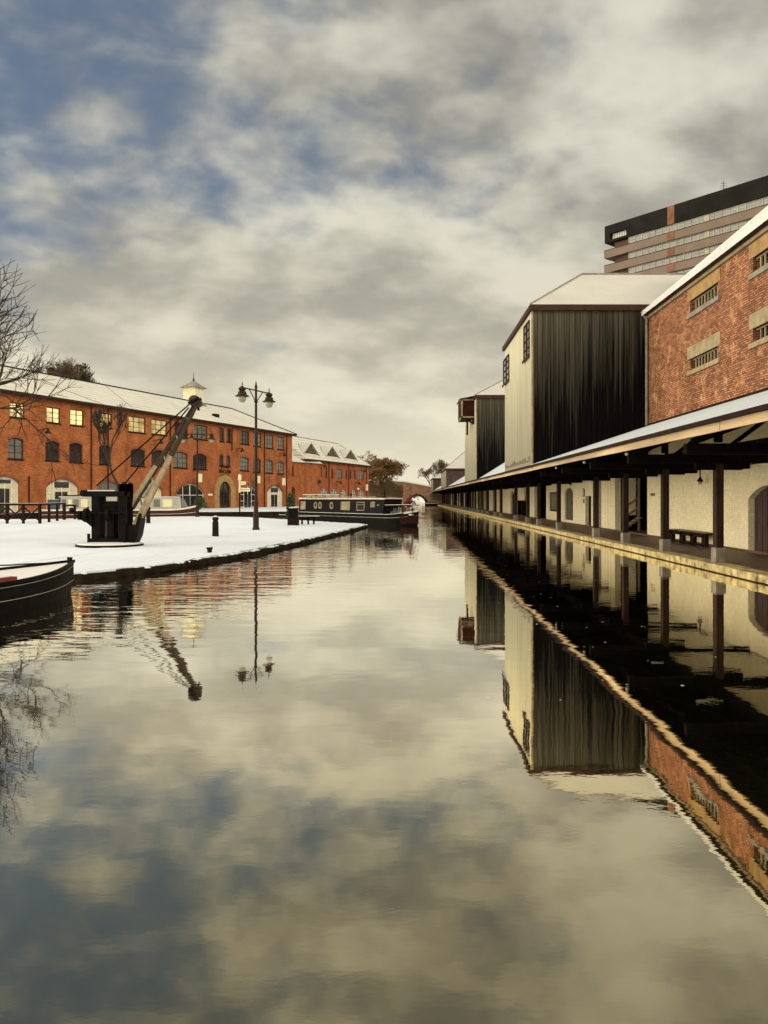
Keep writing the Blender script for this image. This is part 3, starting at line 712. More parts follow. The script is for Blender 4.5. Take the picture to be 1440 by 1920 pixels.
# lower painted wall behind the posts, with its openings
lw = thing('wharf_shed', 'long low shed with cream painted brick wall and dark openings under the snowy canopy', 'shed', (11, 60, .19))
SF = frame_of((XW, 186.0), (XW, 2.0)); sn_ = lambda a, b, c: SF @ Vector((a, b, c))
def su_(px): return 186.0 - XW * F / (px - VX)
dz0 = .19
openings = []       # (px_left, px_right, bottom z, top z, rise)
def op(x0, x1, z0=dz0 + .01, z1=3.0, r=0): openings.append((su_(x0), su_(x1), z0, z1, r))
openings.append((186 - 24.2, 186 - 21.4, dz0 + .01, 2.28, .42))           # arched door at the right edge
openings.append((186 - 15.0, 186 - 12.2, dz0 + .01, 2.28, .42))
op(1153, 1213.5, z1=4.2); op(1097.5, 1108.5, z1=2.0); op(1120, 1127.5, z1=3.6)
op(1059, 1074.5, .42, 2.56, .35); op(1030, 1049, .9, 2.3)
op(1002, 1024, z1=3.9); op(983, 990.5, z1=3.9); op(965, 971, z1=3.9); op(971, 983, z1=1.65); op(957, 964.8, z1=2.6, r=.6)
op(936, 941, z1=3.9); op(924, 930, z1=3.7); op(908, 917, z1=3.7); op(897, 903, z1=3.6); op(888, 893, z1=3.6); op(872, 884, z1=3.6); op(862.5, 868, z1=3.4); op(848, 856, z1=3.4); op(838, 845, z1=3.4)
openings.sort()
m = MB(); holed_wall(m, SF, 0, 184, dz0 - .3, 5.0, openings, .3)
m.build('wall', 'cream_brick', lw)
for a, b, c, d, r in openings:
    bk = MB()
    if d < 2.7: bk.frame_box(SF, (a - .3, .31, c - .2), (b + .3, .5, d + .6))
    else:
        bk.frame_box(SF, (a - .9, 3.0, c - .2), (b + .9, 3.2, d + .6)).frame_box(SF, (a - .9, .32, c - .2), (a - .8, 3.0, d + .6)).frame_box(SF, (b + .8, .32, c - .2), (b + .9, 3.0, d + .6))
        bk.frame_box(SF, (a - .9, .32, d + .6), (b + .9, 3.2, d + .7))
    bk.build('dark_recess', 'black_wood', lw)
MB().frame_box(SF, (0, -.025, dz0 - .1), (184, -.002, dz0 + .07)).build('wall_base_strip', 'pavement', lw)
# door leafs
def leaf(x0, x1, z1, mat='dark_wood', y=.2, r=0, name='door'):
    a, b = su_(x0), su_(x1); m = MB()
    n = max(2, int((b - a) / .16))
    arc = arch_pts(a, b, z1, r); 
    for i in range(n):
        ua, ub = a + (b-a)*i/n, a + (b-a)*(i+1)/n
        m.frame_box(SF, (ua + .006, y + .01 * (i % 2), dz0 + .02), (ub - .006, y + .06, z1 - .02))
    return m.build(name, mat, lw)
m = MB()
for i in range(16): ua = 186 - 24.2 + 2.8*i/16; m.frame_box(SF, (ua + .008, .2 + .008*(i % 2), dz0 + .02), (ua + .167, .27, 2.27))
m.build('door', 'shed_brown', lw)
leaf(1097.5, 1108.5, 2.0); leaf(957, 964.8, 2.6); leaf(971, 983, 1.65, 'black_wood')
# barred arched window and boarded window
h = openings[[i for i, o_ in enumerate(openings) if abs(o_[0] - su_(1059)) < 1e-6][0]]
w = window(lw, SF, h, 2, 1, 'glass_dark', 'dark_wood', .2, .08, .08)
m = MB()
for i in range(5): x = h[0] + (h[1]-h[0])*(i + .5)/5; m.frame_box(SF, (x - .09, .05, h[2]), (x + .09, .09, h[3] - .10 - .18*abs(i-2)/2*1.2))
m.build('bars', 'grey_stone', w)
h = openings[[i for i, o_ in enumerate(openings) if abs(o_[0] - su_(1030)) < 1e-6][0]]
window(lw, SF, h, 1, 1, 'glass_grey', 'dark_wood', .1, .08, .1)
# a round direction sign, small plates, scrawl of letters
t = su_(1095); zc = zat(923.5, XW*F/335.)
def disc(r, y0, y1, mt, nm, par):
    m = MB(); a = sn_(t, y0, zc); b = sn_(t, y1, zc); m.tube(a, b, r, n=24); return m.build(nm, mt, par)
rs = disc(.26, -.03, -.003, 'black_paint', 'round_sign', lw); disc(.19, -.036, -.031, 'white_paint', 'sign_face', rs)
m = MB(); m.prism([sn_(t - .03, -.037, zc - .13), sn_(t + .03, -.037, zc - .13), sn_(t + .03, -.037, zc + .04), sn_(t + .085, -.037, zc + .03), sn_(t, -.037, zc + .16), sn_(t - .085, -.037, zc + .03), sn_(t - .03, -.037, zc + .04)], (-.008, 0, 0)); m.build('arrow', 'black_paint', rs)
for dx_ in (-.08, .08): MB().frame_box(SF, (t + dx_ - .055, -.02, zc - .62), (t + dx_ + .055, -.003, zc - .42)).build('small_plate', 'dark_wood', lw)
tf = Matrix.Translation(sn_(su_(1224), -.006, zat(926.5, XW*F/464.))) @ SF.to_3x3().to_4x4() @ Matrix.Rotation(R(90), 4, 'X')
text_mesh('wood', .26, tf, 'dark_wood', lw, 'painted_word', .003)
# cable line and lanterns on the wall
MB().tube(sn_(su_(1024), -.03, 2.95), sn_(184, -.03, 2.95), .018, n=5).build('cable', 'dark_wood', lw)
for px, py in ((1327.5, 903), (1078, 908)):
    t2 = su_(px); Y = XW*F/(px - VX); z = zat(py, Y); m = MB(); c_ = sn_(t2, -.28, z)
    m.tube(sn_(t2, -.02, z + .55), sn_(t2, -.28, z + .45), .018, n=5).tube(sn_(t2, -.28, z + .45), sn_(t2, -.28, z + .1), .022, n=6).lathe(c_, [(.12, -.0), (.10, .05), (.05, .12), (.04, .16)], 10)
    o_ = m.build('wall_lantern', 'dark_iron', lw); MB().ball(c_ + Vector((0, 0, -.04)), .075).build('lamp_globe', 'lamp_glass', o_)
# staircase inside the loading bay under the first tower
st = MB()
for z_ in (.55, 1.05): st.bar((11.2, 39.3, z_ + .35), (11.95, 39.3, z_ + .85), .05, .10)
st.bar((11.2, 39.3, .35), (11.95, 39.3, .85), .06, .2); st.box((11.9, 39.25, .2), (12.0, 39.35, 2.9))
for i in range(4): st.box((11.2 + i*.19, 38.7, .45 + i*.13), (11.39 + i*.19, 39.27, .49 + i*.13))
st.build('staircase', 'grey_wood', lw)
MB().box((11.28, 39.5, 1.0), (11.86, 39.6, 3.1)).build('partition_wall', 'cream_brick', lw)
# shed roof beyond the first tower (pitched)
MB().prism([(XF + .05, 43.6, 3.32), (12.2, 43.6, 7.4), (18.5, 43.6, 3.3), (18.5, 43.6, 3.2), (12.2, 43.6, 7.3), (XF + .05, 43.6, 3.22)], (0, 142, 0)).build('roof', 'snow_canopy', lw)

# canopy
can = thing('wharf_canopy', 'timber canopy on dark square posts along the water, snow on its lean-to roof', 'canopy', (8, 60, .19))
CY0, CY1 = 3.0, 186.0
fz0, fz1 = 3.105, 3.285
fm = MB(); y = CY0; rnd = random.Random(4)
while y < CY1:
    L = 3.6; j = rnd.uniform(-.012, .012); fm.box((XF + j, y, fz0 + j), (XF + .05 + j, min(CY1, y + L - .015), fz1 + j)); y += L
fm.build('fascia', 'fascia', can)
MB().prism([(XF - .06, CY0, fz1 + .01), (XW + .0, CY0, 5.02), (XW + .0, CY0, 5.10), (XF - .07, CY0, fz1 + .08)], (0, YT - CY0 + .2, 0)).build('roof', 'snow_canopy', can)
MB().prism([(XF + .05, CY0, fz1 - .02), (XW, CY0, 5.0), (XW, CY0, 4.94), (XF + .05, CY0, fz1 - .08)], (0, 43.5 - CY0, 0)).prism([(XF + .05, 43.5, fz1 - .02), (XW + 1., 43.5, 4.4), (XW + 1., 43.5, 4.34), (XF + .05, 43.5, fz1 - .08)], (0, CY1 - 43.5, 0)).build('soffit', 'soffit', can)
MB().box((XW - .01, CY0, 4.93), (XW - .08, YT, 5.16)).build('flashing', 'dark_stone', can)
gt = MB(); 
gt.box((XF - .10, CY0, fz1 - .02), (XF - .005, 186, fz1 + .06)); gt.build('gutter', 'dark_wood', can)
post_px = [1343, 1243, 1169, 1114, 1045, 1008, 987.5, 965, 938, 927, 912, 903.5, 896, 890, 885, 880, 872, 867, 863, 859, 855, 851, 847, 843.5, 840.5, 838, 835.5, 833, 831, 829]
ys_p = [8.05 * F / (p - VX) for p in post_px]
all_p = [15.8, 11.6] + ys_p
for i, Y in enumerate(all_p):
    w_, d_ = (.15, .20)
    m = MB(); m.box((8.05, Y, .58), (8.05 + w_ * 1.35, Y + d_ * 1.2, 2.78)); p_ = m.build('post', 'post_wood', can, bevel=.015 if i < 8 else 0)
    MB().box((8.05 - .03, Y - .04, .19), (8.05 + w_*1.35 + .04, Y + d_*1.2 + .04, .60)).build('plinth', 'grey_stone', p_, bevel=.015 if i < 8 else 0)
    m = MB(); m.box((7.55, Y + .02, 2.62), (8.75, Y + .22, 2.80)); m.build('corbel', 'black_wood', p_)
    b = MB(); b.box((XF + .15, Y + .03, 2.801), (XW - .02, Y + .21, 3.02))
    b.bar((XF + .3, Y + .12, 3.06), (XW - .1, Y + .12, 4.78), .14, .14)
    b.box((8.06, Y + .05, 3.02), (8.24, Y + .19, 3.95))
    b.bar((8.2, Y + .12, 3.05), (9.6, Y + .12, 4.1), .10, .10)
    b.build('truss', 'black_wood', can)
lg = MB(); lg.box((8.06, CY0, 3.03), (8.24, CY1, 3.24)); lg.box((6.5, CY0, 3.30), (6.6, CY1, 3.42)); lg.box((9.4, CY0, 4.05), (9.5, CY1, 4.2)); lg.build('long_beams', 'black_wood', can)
rb = MB(); y = CY0
while y < 60: rb.bar((XF + .08, y, 3.19), (XW - .05, y, 4.90), .07, .13); y += .62
rb.build('rafters', 'black_wood', can)
for px0, px1, py, Y in ((1305, 1354, 832, 19.5), (1382, 1414, 831, 19.2), (1221, 1245, 852, 24.), (1257, 1277, 851, 24.)):
    a = P(px0, py, Y); b = P(px1, py, Y); MB().box((a.x, Y - .05, a.z - .03), (b.x, Y, a.z + .03)).build('lit_beam_batten', 'white_paint', can)  # pale battens stand in for light on the tie beams' top faces
for px, Y in ((1168, 21.), (1090, 26.5), (1038, 34.)):
    MB().ball((XF + .1, XF*F/(px-VX), 3.03), .05).build('bulkhead_lamp', 'lamp_glass', can)

# towers
def tower(y0, y1, zE, zR, label, name='hoist_tower', dark='boards_dark', pale='boards_pale', xr=16.0, z0=3.30, hip=3.25, pitch=.24):
    t = thing(name, label, 'tower', (XF + 3, y0, z0))
    def boarded(p0, p1, zb, zt, nrm, mat, pn):
        m = MB(); L = (Vector(p1) - Vector(p0)).length; n = max(3, int(L / pitch)); d = (Vector(p1) - Vector(p0)) / n; N_ = Vector(nrm)
        for i in range(n):
            a = Vector(p0) + d * i; b = a + d * .84; c = a + d; o1 = N_ * .025
            pr = [(a + o1), (b + o1), b, c]
            for q, r_ in ((pr[0], pr[1]), (pr[1], pr[2]), (pr[2], pr[3]), (pr[3], pr[3] + o1)):
                m.poly([(q.x, q.y, zb), (r_.x, r_.y, zb), (r_.x, r_.y, zt), (q.x, q.y, zt)])
        return m.build(pn, mat, t)
    boarded((XF, y0), (xr, y0), z0 - .15, zE, (0, -1), dark, 'side_wall')
    boarded((XF, y1), (XF, y0), z0 - .05, zE, (-1, 0), pale, 'front_wall')
    MB().poly([(XF, y1, z0 - .1), (XF, y1, zE), (xr, y1, zE), (xr, y1, z0 - .1)]).build('rear_wall', dark, t)
    o = .28; ym = (y0 + y1) / 2
    v = [(XF - .12, y0 - .15, zE), (xr, y0 - .15, zE), (xr, y1 + o, zE), (XF - .12, y1 + o, zE), (XF + hip, ym, zR), (xr, ym, zR)]
    v2 = [(x, y, z + .12) for x, y, z in v]
    m = MB().add(v2, [(0,1,5,4), (2,3,4,5), (3,0,4), (1,2,5)])
    r_ = m.build('roof', 'snow_roof', t)
    m = MB(); m.box((XF - .13, y0 - .16, zE - .14), (xr, y0 - .04, zE + .10)); m.box((XF - .14, y0 - .04, zE - .14), (XF - .03, y1 + o, zE + .10)); m.build('eaves_board', 'dark_frame', r_)
    MB().tube((XF + hip, ym, zR + .14), (xr, ym, zR + .14), .06, n=6).tube((XF - .12, y0 - .15, zE + .13), (XF + hip, ym, zR + .14), .04, n=5).build('ridge_flashing', 'grey_stone', r_)
    MB().box((XF - .035, y0 - .035, z0 - .1), (XF + .04, y0 + .06, zE - .14)).build('corner_board', 'buff_stone', t)
    return t
t1 = tower(YT, 43.4, 10.35, 13.05, 'nearest and largest boarded hoist tower, black stained side and pale front')
# windows in its canal face
TF = frame_of((XF, 43.4), (XF, YT))
def tu(px): return 43.4 - XF * F / (px - VX)
for x0, x1, zt_, zb_ in ((984, 994.5, 9.95, 8.35), (945.5, 956, 9.7, 8.3)):
    window(t1, Matrix.Translation((-.06, 0, 0)) @ TF, (tu(x0), tu(x1), zb_, zt_, 0), 2, 4, 'glass_dark', 'dark_frame', .015, .06, .07, sill='dark_frame')
m = MB(); rnd = random.Random(2)
for i in range(26): y_ = 34.6 + i*.33; h_ = rnd.uniform(.10, .38); m.box((XF - .040, y_, 3.52), (XF - .027, y_ + .05, 3.52 + h_*.7))
m.build('peeled_board_ends', 'dark_wood', t1)
t2_ = tower(61.2, 72.6, 9.95, 12.2, 'second hoist tower down the wharf, with red brown hoist housing jutting over the water')
hb = MB().box((4.6, 62.5, 8.5), (XF - .03, 66.2, 9.85)); hb_ = hb.build('hoist_housing', 'box_red', t2_)
m = MB()
for y_ in (62.45, 66.15): 
    m.box((4.55, y_, 8.44), (4.67, y_ + .12, 9.9)); m.box((4.55, y_, 8.40), (XF, y_ + .12, 8.52)); m.box((4.55, y_, 9.80), (XF, y_ + .12, 9.92))
m.box((4.55, 62.45, 8.40), (4.67, 66.2, 8.5)); m.build('housing_frame', 'grey_wood', hb_)
m = MB(); m.box((5.25, 66.0, 7.3), (5.4, 66.15, 8.45)); m.box((5.45, 62.5, 7.9), (5.62, 62.65, 8.45)); m.bar((4.7, 62.55, 8.45), (5.55, 62.55, 7.9), .1, .12); m.build('hoist_struts', 'dark_wood', hb_)
MB().poly([(4.4, 62.2, 9.93), (XF + .4, 62.2, 10.25), (XF + .4, 66.5, 10.25), (4.4, 66.5, 9.93)]).build('housing_roof', 'snow_roof', hb_)
tower(107, 121, 5.85, 8.7, 'low brown boarded tower far down the wharf, third from the camera', dark='shed_brown', pitch=.4)
tower(157, 170, 5.75, 8.0, 'farthest and smallest brown tower at the end of the wharf', dark='shed_brown', pitch=.5)

# bench against the cream wall
bn = thing('long_bench', 'long dark timber bench standing against the cream wall under the canopy', 'bench', (10.5, 28.2, .19))
def bpart(a, b, nm, mt='dark_wood'):
    o = MB().box(a, b).build(nm, mt, bn, bevel=.008); return o
# (local coordinates relative to the empty)
bpart((-.24, -1.85, .42), (.26, 1.85, .48), 'seat'); bpart((-.22, -1.75, .32), (-.17, 1.75, .42), 'apron'); bpart((-.22, -1.7, .03), (-.16, 1.7, .09), 'stretcher')
for y_ in (-1.7, -.63, .45, 1.55): bpart((-.22, y_ - .18, 0), (-.10, y_ + .18, .42), 'leg'); 
MB().box((-.23, -1.84, .481), (.25, 1.84, .49)).build('pale_top', 'grey_wood', bn)  # thin paler board over the seat

# ---------------------------------------------------------------- tower block far right
tb = thing('tower_block', 'high rise block of flats with brown balcony bands and black roof storey behind the warehouse', 'tower block', (60, 120, 0))
pa = Vector((37.9, 144.0)); dd = Vector((.652, -.758)); pb = pa + dd * 62
TBF = frame_of(pa, pb); TL = 62.
def tbx(mb, a, b): mb.frame_box(TBF, a, b)
top = 52.5
m = MB(); tbx(m, (1.6, .0, -1), (TL, 12, 49.3)); m.build('wall', 'concrete_brown', tb)
m = MB(); tbx(m, (0, -.9, 50.9), (TL, 12.5, top)); tbx(m, (4.7, -.9, 49.3), (TL, 12.5, 50.9)); tbx(m, (0, -.9, 49.35), (4.7, 12.5, 49.75)); tbx(m, (0, -.88, 49.4), (1.2, -.2, 51)); m.build('roof_storey', 'concrete_black', tb)
m = MB()
for i in range(9): tbx(m, (1.4 + i*.36, -.3, 49.75), (1.6 + i*.36, -.2, 50.9))
m.build('louvre', 'white_paint', tb)
for k in range(10):
    z = 47.9 - k * 2.75
    m = MB(); tbx(m, (0, -1.0, z - 1.35), (TL, -.82, z)); tbx(m, (0, -1.0, z - 1.42), (TL, 1, z - 1.36)); tbx(m, (0, -1.0, z - 1.35), (.15, 8, z)); m.build('balcony_band', 'concrete_pink', tb)
    m = MB(); tbx(m, (4.9, -.55, z - .0), (TL, -.5, z + 1.4)); wb = m.build('window_band', 'glass_grey', tb)
    m = MB(); x = 4.9; rnd = random.Random(k)
    tbx(m, (4.9, -.62, z), (TL, -.56, z + .10)); tbx(m, (4.9, -.62, z + 1.24), (TL, -.56, z + 1.38)); tbx(m, (4.9, -.61, z + .75), (TL, -.57, z + .82))
    while x < TL: tbx(m, (x, -.63, z), (x + .10, -.56, z + 1.38)); x += 1.35
    for xx in (19.5, 33., 46.): tbx(m, (xx, -.64, z + .1), (xx + .9, -.58, z + 1.38))
    m.build('window_frames', 'flat_frame', wb)
    m = MB(); tbx(m, (0, -1.06, z + .0), (TL, -.8, z + .07)); m.build('ledge', 'concrete_black', wb)
    m = MB(); tbx(m, (12.9, -1.08, z - 1.35), (14.2, -1.0, z - .02)); m.build('brick_panel', 'orange_brick', tb)
m = MB(); tbx(m, (12.9, -.98, 49.3), (14.2, -.88, 52.45)); m.build('brick_panel', 'orange_brick', tb)
c_ = TBF @ Vector((21, 3, top)); m = MB(); m.tube(c_, c_ + Vector((0, 0, 3.)), .05, n=5)
for i in range(5): m.tube(c_ + Vector((-.7 + i*.05, 0, 1.0 + .4*i)), c_ + Vector((.7 - i*.05, 0, 1.0 + .4*i)), .03, n=4)
m.build('aerial', 'dark_iron', tb)

# ---------------------------------------------------------------- bridge
br = thing('brick_bridge', 'small humpbacked brick bridge crossing the canal in the distance', 'bridge', (3, 194, 0))
YB = 192.
prof = [(-16, 4.7), (-9, 5.7), (-3, 6.0), (0, 5.75), (3, 5.2), (6.4, 4.55), (12, 4.0), (16, 3.8)]
ax0, ax1, acr = .95, 5.05, 2.3
m = MB(); arc = arch_pts(ax0, ax1, acr, 1.6, 14)
def side(yy, flip):
    xs = sorted({p[0] for p in prof} | {a[0] for a in arc})
    def top_(x):
        for i in range(len(prof) - 1):
            if prof[i][0] <= x <= prof[i+1][0]:
                q = (x - prof[i][0]) / (prof[i+1][0] - prof[i][0]); return prof[i][1]*(1-q) + prof[i+1][1]*q
    def bot_(x):
        if x < ax0 or x > ax1: return -1.0
        for i in range(len(arc) - 1):
            if arc[i][0] - 1e-6 <= x <= arc[i+1][0] + 1e-6:
                q = (x - arc[i][0]) / max(1e-6, arc[i+1][0] - arc[i][0]); return arc[i][1]*(1-q) + arc[i+1][1]*q
        return -1
    for i in range(len(xs) - 1):
        a, b = xs[i], xs[i+1]; mid = (a + b) / 2; inside = ax0 < mid < ax1
        ba, bb = (bot_(a), bot_(b)) if inside else (-1, -1)
        f = [(a, yy, ba), (b, yy, bb), (b, yy, top_(b)), (a, yy, top_(a))]; m.poly(f if not flip else f[::-1])
        if not flip: m.poly([(a, yy, top_(a)), (b, yy, top_(b)), (b, yy + .5, top_(b)), (a, yy + .5, top_(a))])
side(YB, False); side(YB + 6, True)
full = [(ax0, -1)] + arc + [(ax1, -1)]
for i in range(len(full) - 1):
    p, q = full[i], full[i+1]; m.poly([(p[0], YB, p[1]), (p[0], YB + 6, p[1]), (q[0], YB + 6, q[1]), (q[0], YB, q[1])])
m.build('wall', 'bridge_brick', br)
m = MB(); oa2 = arch_pts(ax0 - .45, ax1 + .45, acr + .45, 2.0, 14)
for i in range(14): m.prism([(arc[i][0], YB - .06, arc[i][1]), (arc[i+1][0], YB - .06, arc[i+1][1]), (oa2[i+1][0], YB - .06, oa2[i+1][1]), (oa2[i][0], YB - .06, oa2[i][1])], (0, .055, 0))
m.build('arch_ring', 'dark_stone', br)
m = MB()
for i in range(len(prof) - 1):
    a, b = prof[i], prof[i+1]; m.prism([(a[0], YB - .15, a[1] + .003), (b[0], YB - .15, b[1] + .003), (b[0], YB - .15, b[1] + .32), (a[0], YB - .15, a[1] + .32)], (0, .7, 0))
m.build('snow_coping', 'snow', br)
structure(MB().box((-1.3, 185, -1.2), (.95, 196, .42)).box((5.05, 187, -1.2), (8.3, 199, .42)), 'bridge_towpath', 'dark_stone')
structure(MB().box((-1.28, 185.02, .424), (.93, 196, .52)).box((5.07, 187.02, .424), (8.29, 199, .52)), 'towpath_snow', 'snow')

# ---------------------------------------------------------------- trees
def grow(seed, root, h, r0, mb_trunk, mb_twig, levels=5, spread=.55, kids=(3, 4), upb=.25, ratio=.72, lean=(0, 0), trunk_frac=.25, rmin=.008, n0=7, first_dirs=None, wob=.12):
    rnd = random.Random(seed)
    def rv(s): return Vector((rnd.gauss(0, s), rnd.gauss(0, s), rnd.gauss(0, s)))
    def branch(p, d, L, r, lv):
        seg = 3 if lv > 1 else 2; q = p; dd = d
        for i in range(seg):
            nd = (dd + rv(wob) + Vector((0, 0, upb * .25))).normalized(); e_ = q + nd * L / seg
            ra = r * (1 - .35 * i / seg); rb_ = r * (1 - .35 * (i + 1) / seg)
            (mb_trunk if lv >= levels - 1 else mb_twig).tube(q, e_, max(rmin, ra), max(rmin, rb_), n0 if lv >= levels - 1 else (5 if lv >= levels - 2 else 3), cap=False)
            if lv > 0 and i > 0 and lv < levels:
                s_ = (nd + rv(spread)).normalized(); branch(e_, s_, L * ratio * .8, r * .5, lv - 1)
            q, dd = e_, nd
        if lv > 0:
            for k in range(rnd.randint(*kids)):
                s_ = (dd + rv(spread) + Vector((0, 0, upb))).normalized(); branch(q, s_, L * ratio * rnd.uniform(.75, 1.1), r * .62, lv - 1)
    d0 = Vector((lean[0], lean[1], 1)).normalized(); base = Vector(root); top_ = base + d0 * h * trunk_frac
    mb_trunk.tube(base, top_, r0 * 1.15, r0 * .85, n0 + 3, cap=False)
    if first_dirs:
        for fd, fl in first_dirs: branch(top_ + rv(.1), Vector(fd).normalized(), fl, r0 * .6, levels - 1)
    branch(top_, d0, h * .24, r0 * .8, levels)
def tree(name, label, seed, root, h, r0, cat='tree', twig='twig', wide=1., **k):
    t = thing(name, label, cat, root, group=k.pop('group', None))
    a, b = MB(), MB(); grow(seed, (0, 0, 0), h, r0, a, b, **k)
    zm_ = max(v[2] for v in a.v + b.v); f_ = h / zm_; wd_ = f_ * wide
    for q in (a, b): q.v = [(x * wd_, y * wd_, z * f_) for x, y, z in q.v]
    a.build('trunk', 'bark', t); b.build('crown', twig, t); return t
tree('bare_tree', 'large bare tree at the left edge, its branches reaching over the snowy wharf', 21, (-22.0, 32, .2), 12.6, .17, levels=5, spread=.46, upb=.16, trunk_frac=.26, twig='bark', rmin=.0045, kids=(2, 3),
     first_dirs=[((1.0, -.2, .75), 3.6), ((1.0, .1, .35), 3.8), ((.9, -.1, 1.3), 3.4), ((.9, -.4, .05), 3.2)])
tree('young_tree', 'slender leafless young tree standing on the wharf just behind the crane', 5, (-22.2, 59.5, .2), 9.0, .13, levels=4, spread=.32, upb=.5, trunk_frac=.2, kids=(3, 4), rmin=.020, twig='bark')
# upright leader of the young tree is in its trunk; pollarded trees behind the roof
for i, (px, yt, Y, s_) in enumerate(((95, 672, 118, 3), (128, 668, 120, 8), (155, 668, 122, 13))):
    X = (px - VX) * Y / F; zt = zat(yt, Y)
    nm = ['bushy bare treetop rising behind the snowy roof, leftmost of three', 'bare treetop behind the snowy roof with ivy on its stem, middle of three', 'bare treetop with dark ivy clump behind the roof, rightmost of three'][i]
    t = tree('roof_line_tree', nm, s_, (X, Y, .5), (zt - .5), .5, levels=5, spread=.42, upb=.25, trunk_frac=.62, kids=(2, 4), rmin=.016, group='bare trees behind the long brick building')
    m = MB(); rnd = random.Random(s_); zc_ = zat(704, Y) - .5
    for j in range(260):
        a = rnd.uniform(0, 6.28); rr = rnd.uniform(.2, 1.0) * (1.1 if i == 2 else .6); z = zc_ + rnd.uniform(-2.5, 1.8 if i == 2 else 1.2)
        c = Vector((rr * math.cos(a), rr * math.sin(a), z)); u_ = Vector((rnd.gauss(0,1), rnd.gauss(0,1), rnd.gauss(0,1))).normalized() * .22; v_ = u_.orthogonal().normalized() * .2
        m.poly([c - u_, c + v_, c + u_, c - v_])
    m.build('ivy', 'ivy', t)
tree('roof_line_tree', 'tiny bare treetop just showing above the middle of the long snowy roof', 31, ((245 - VX)*125/F, 125, .5), 18.3, .25, levels=4, spread=.42, upb=.2, trunk_frac=.72, rmin=.03)
tree('bushy_tree', 'broad bare brown tree with dense twigs beside the bridge', 44, (-4.6, 165, .5), 11.6, .42, twig='twig_red', wide=1.45, levels=6, spread=.62, upb=.10, trunk_frac=.12, kids=(3, 4), rmin=.022, n0=6)
tree('bushy_tree', 'smaller pale brown bare tree between the gabled building and the broad tree', 45, (-9.5, 178, .5), 9.6, .3, twig='twig', levels=5, spread=.6, upb=.10, trunk_frac=.15, kids=(3, 4), rmin=.022, n0=6)
for i, (px, yt, Y, s_) in enumerate(((822, 862, 215, 51), (806, 878, 225, 52), (842, 868, 218, 53))):
    tree('wispy_tree', ['wispy bare tree behind the farthest tower, left of the brown shed', 'low wispy bare tree standing just above the bridge end', 'wispy bare tree partly hidden behind the low brown tower'][i],
         s_, ((px - VX) * Y / F, Y, .3), zat(yt, Y), .25, twig='twig', levels=5, spread=.55, upb=.15, trunk_frac=.2, kids=(2, 4), rmin=.022, n0=5, group='thin trees beyond the bridge')
# hedge scrub on the bank left of the bridge
def scrub(label, x0, x1, y0, y1, z0, hfun, n, seed, mat='scrub', name='scrub_bank', size=.5):
    m = MB(); rnd = random.Random(seed)
    for _ in range(n):
        x = rnd.uniform(x0, x1); y = rnd.uniform(y0, y1); h = hfun(x) * rnd.uniform(.2, 1.0) ** .6
        c = Vector((x, y, z0 + h)); a = Vector((rnd.gauss(0, .5), rnd.gauss(0, .5), rnd.uniform(.2, 1))).normalized() * rnd.uniform(.5, 1.) * size
        m.tube(c - a, c + a, .035, .02, 3, cap=False)
        if rnd.random() < .35:
            v = a.orthogonal().normalized() * .16; m.poly([c - a*.3, c + v, c + a*.3, c - v])
    return tag(m.build(name, mat), label, 'hedge', kind='stuff')
scrub('dense brown scrub on the bank between the brick building and the bridge', -9.5, -.6, 160, 186, .4, lambda x: 4.6 + .5*math.sin(x*1.3), 5200, 71)
scrub('pale winter scrub on the bank right of the bridge arch', 5.6, 9.6, 184, 191, .3, lambda x: 2.6, 1300, 72, 'grey_wood')
scrub('distant brown treeline seen over the far end of the canal', -60, 40, 380, 410, .3, lambda x: 5 + math.sin(x), 3500, 73, 'scrub', 'far_treeline', 1.6)

# ---------------------------------------------------------------- things on the left wharf
def street_lamp(label, x, y, z, ang, group='street lamps on the wharf'):
    t = thing('street_lamp', label, 'street lamp', (x, y, z), ang, group)
    m = MB(); m.lathe((0, 0, 0), [(.19, 0), (.19, .1), (.15, .18), (.155, .8), (.17, .85), (.12, .95), (.115, 1.5), (.085, 1.6), (.075, 4.5), (.06, 7.45), (.08, 7.5), (.05, 7.6), (.035, 7.7), (.005, 7.86)], 14)
    m.build('pole', 'lamp_iron', t, smooth=False)
    m = MB(); m.tube((-1.25, 0, 7.32), (1.25, 0, 7.32), .035, n=8)
    for s_ in (-1, 1):
        m.tube((s_*.06, 0, 6.75), (s_*.62, 0, 7.3), .026, n=6)
    m.ball((0, 0, 6.75), .11, 10, 6); m.build('arm', 'lamp_iron', t)
    for s_ in (-1, 1):
        c = (s_*1.25, 0, 7.32)
        ln_ = MB().lathe(c, [(.36, -.46), (.36, -.43), (.24, -.37), (.20, -.22), (.13, -.18), (.19, -.10), (.19, -.04), (.10, .02), (.03, .08), (.025, .22), (.004, .3)], 16).build('lantern', 'lamp_iron', t)
        MB().lathe(c, [(.02, -.78), (.13, -.74), (.20, -.62), (.22, -.46), (.2, -.44)], 14).build('lamp_globe', 'lamp_glass', ln_, smooth=True)
    return t
street_lamp('tall twin arm street lamp on the open snow, nearest one', (480 - VX)*40.3/F, 40.3, .2, math.atan2(-1.15, -.48))
street_lamp('farther twin arm street lamp on the wharf edge before the arched shopfront', (370 - VX)*68./F, 68., .2, R(4))
def post_thing(name, label, cat, px, base_py, prof, mat, extra=None, group=None, n=12, cap=None):
    Y = (HC - .2) * F / (base_py - VY); t = thing(name, label, cat, ((px - VX)*Y/F, Y, .2), group=group)
    MB().lathe((0, 0, 0), prof, n).build('body', mat, t)
    if cap: MB().lathe((0, 0, cap[1]), [(cap[0], 0), (cap[0]*.95, .03), (cap[0]*.5, .055), (.01, .06)], n).build('snow_cap', 'snow', t)
    return t
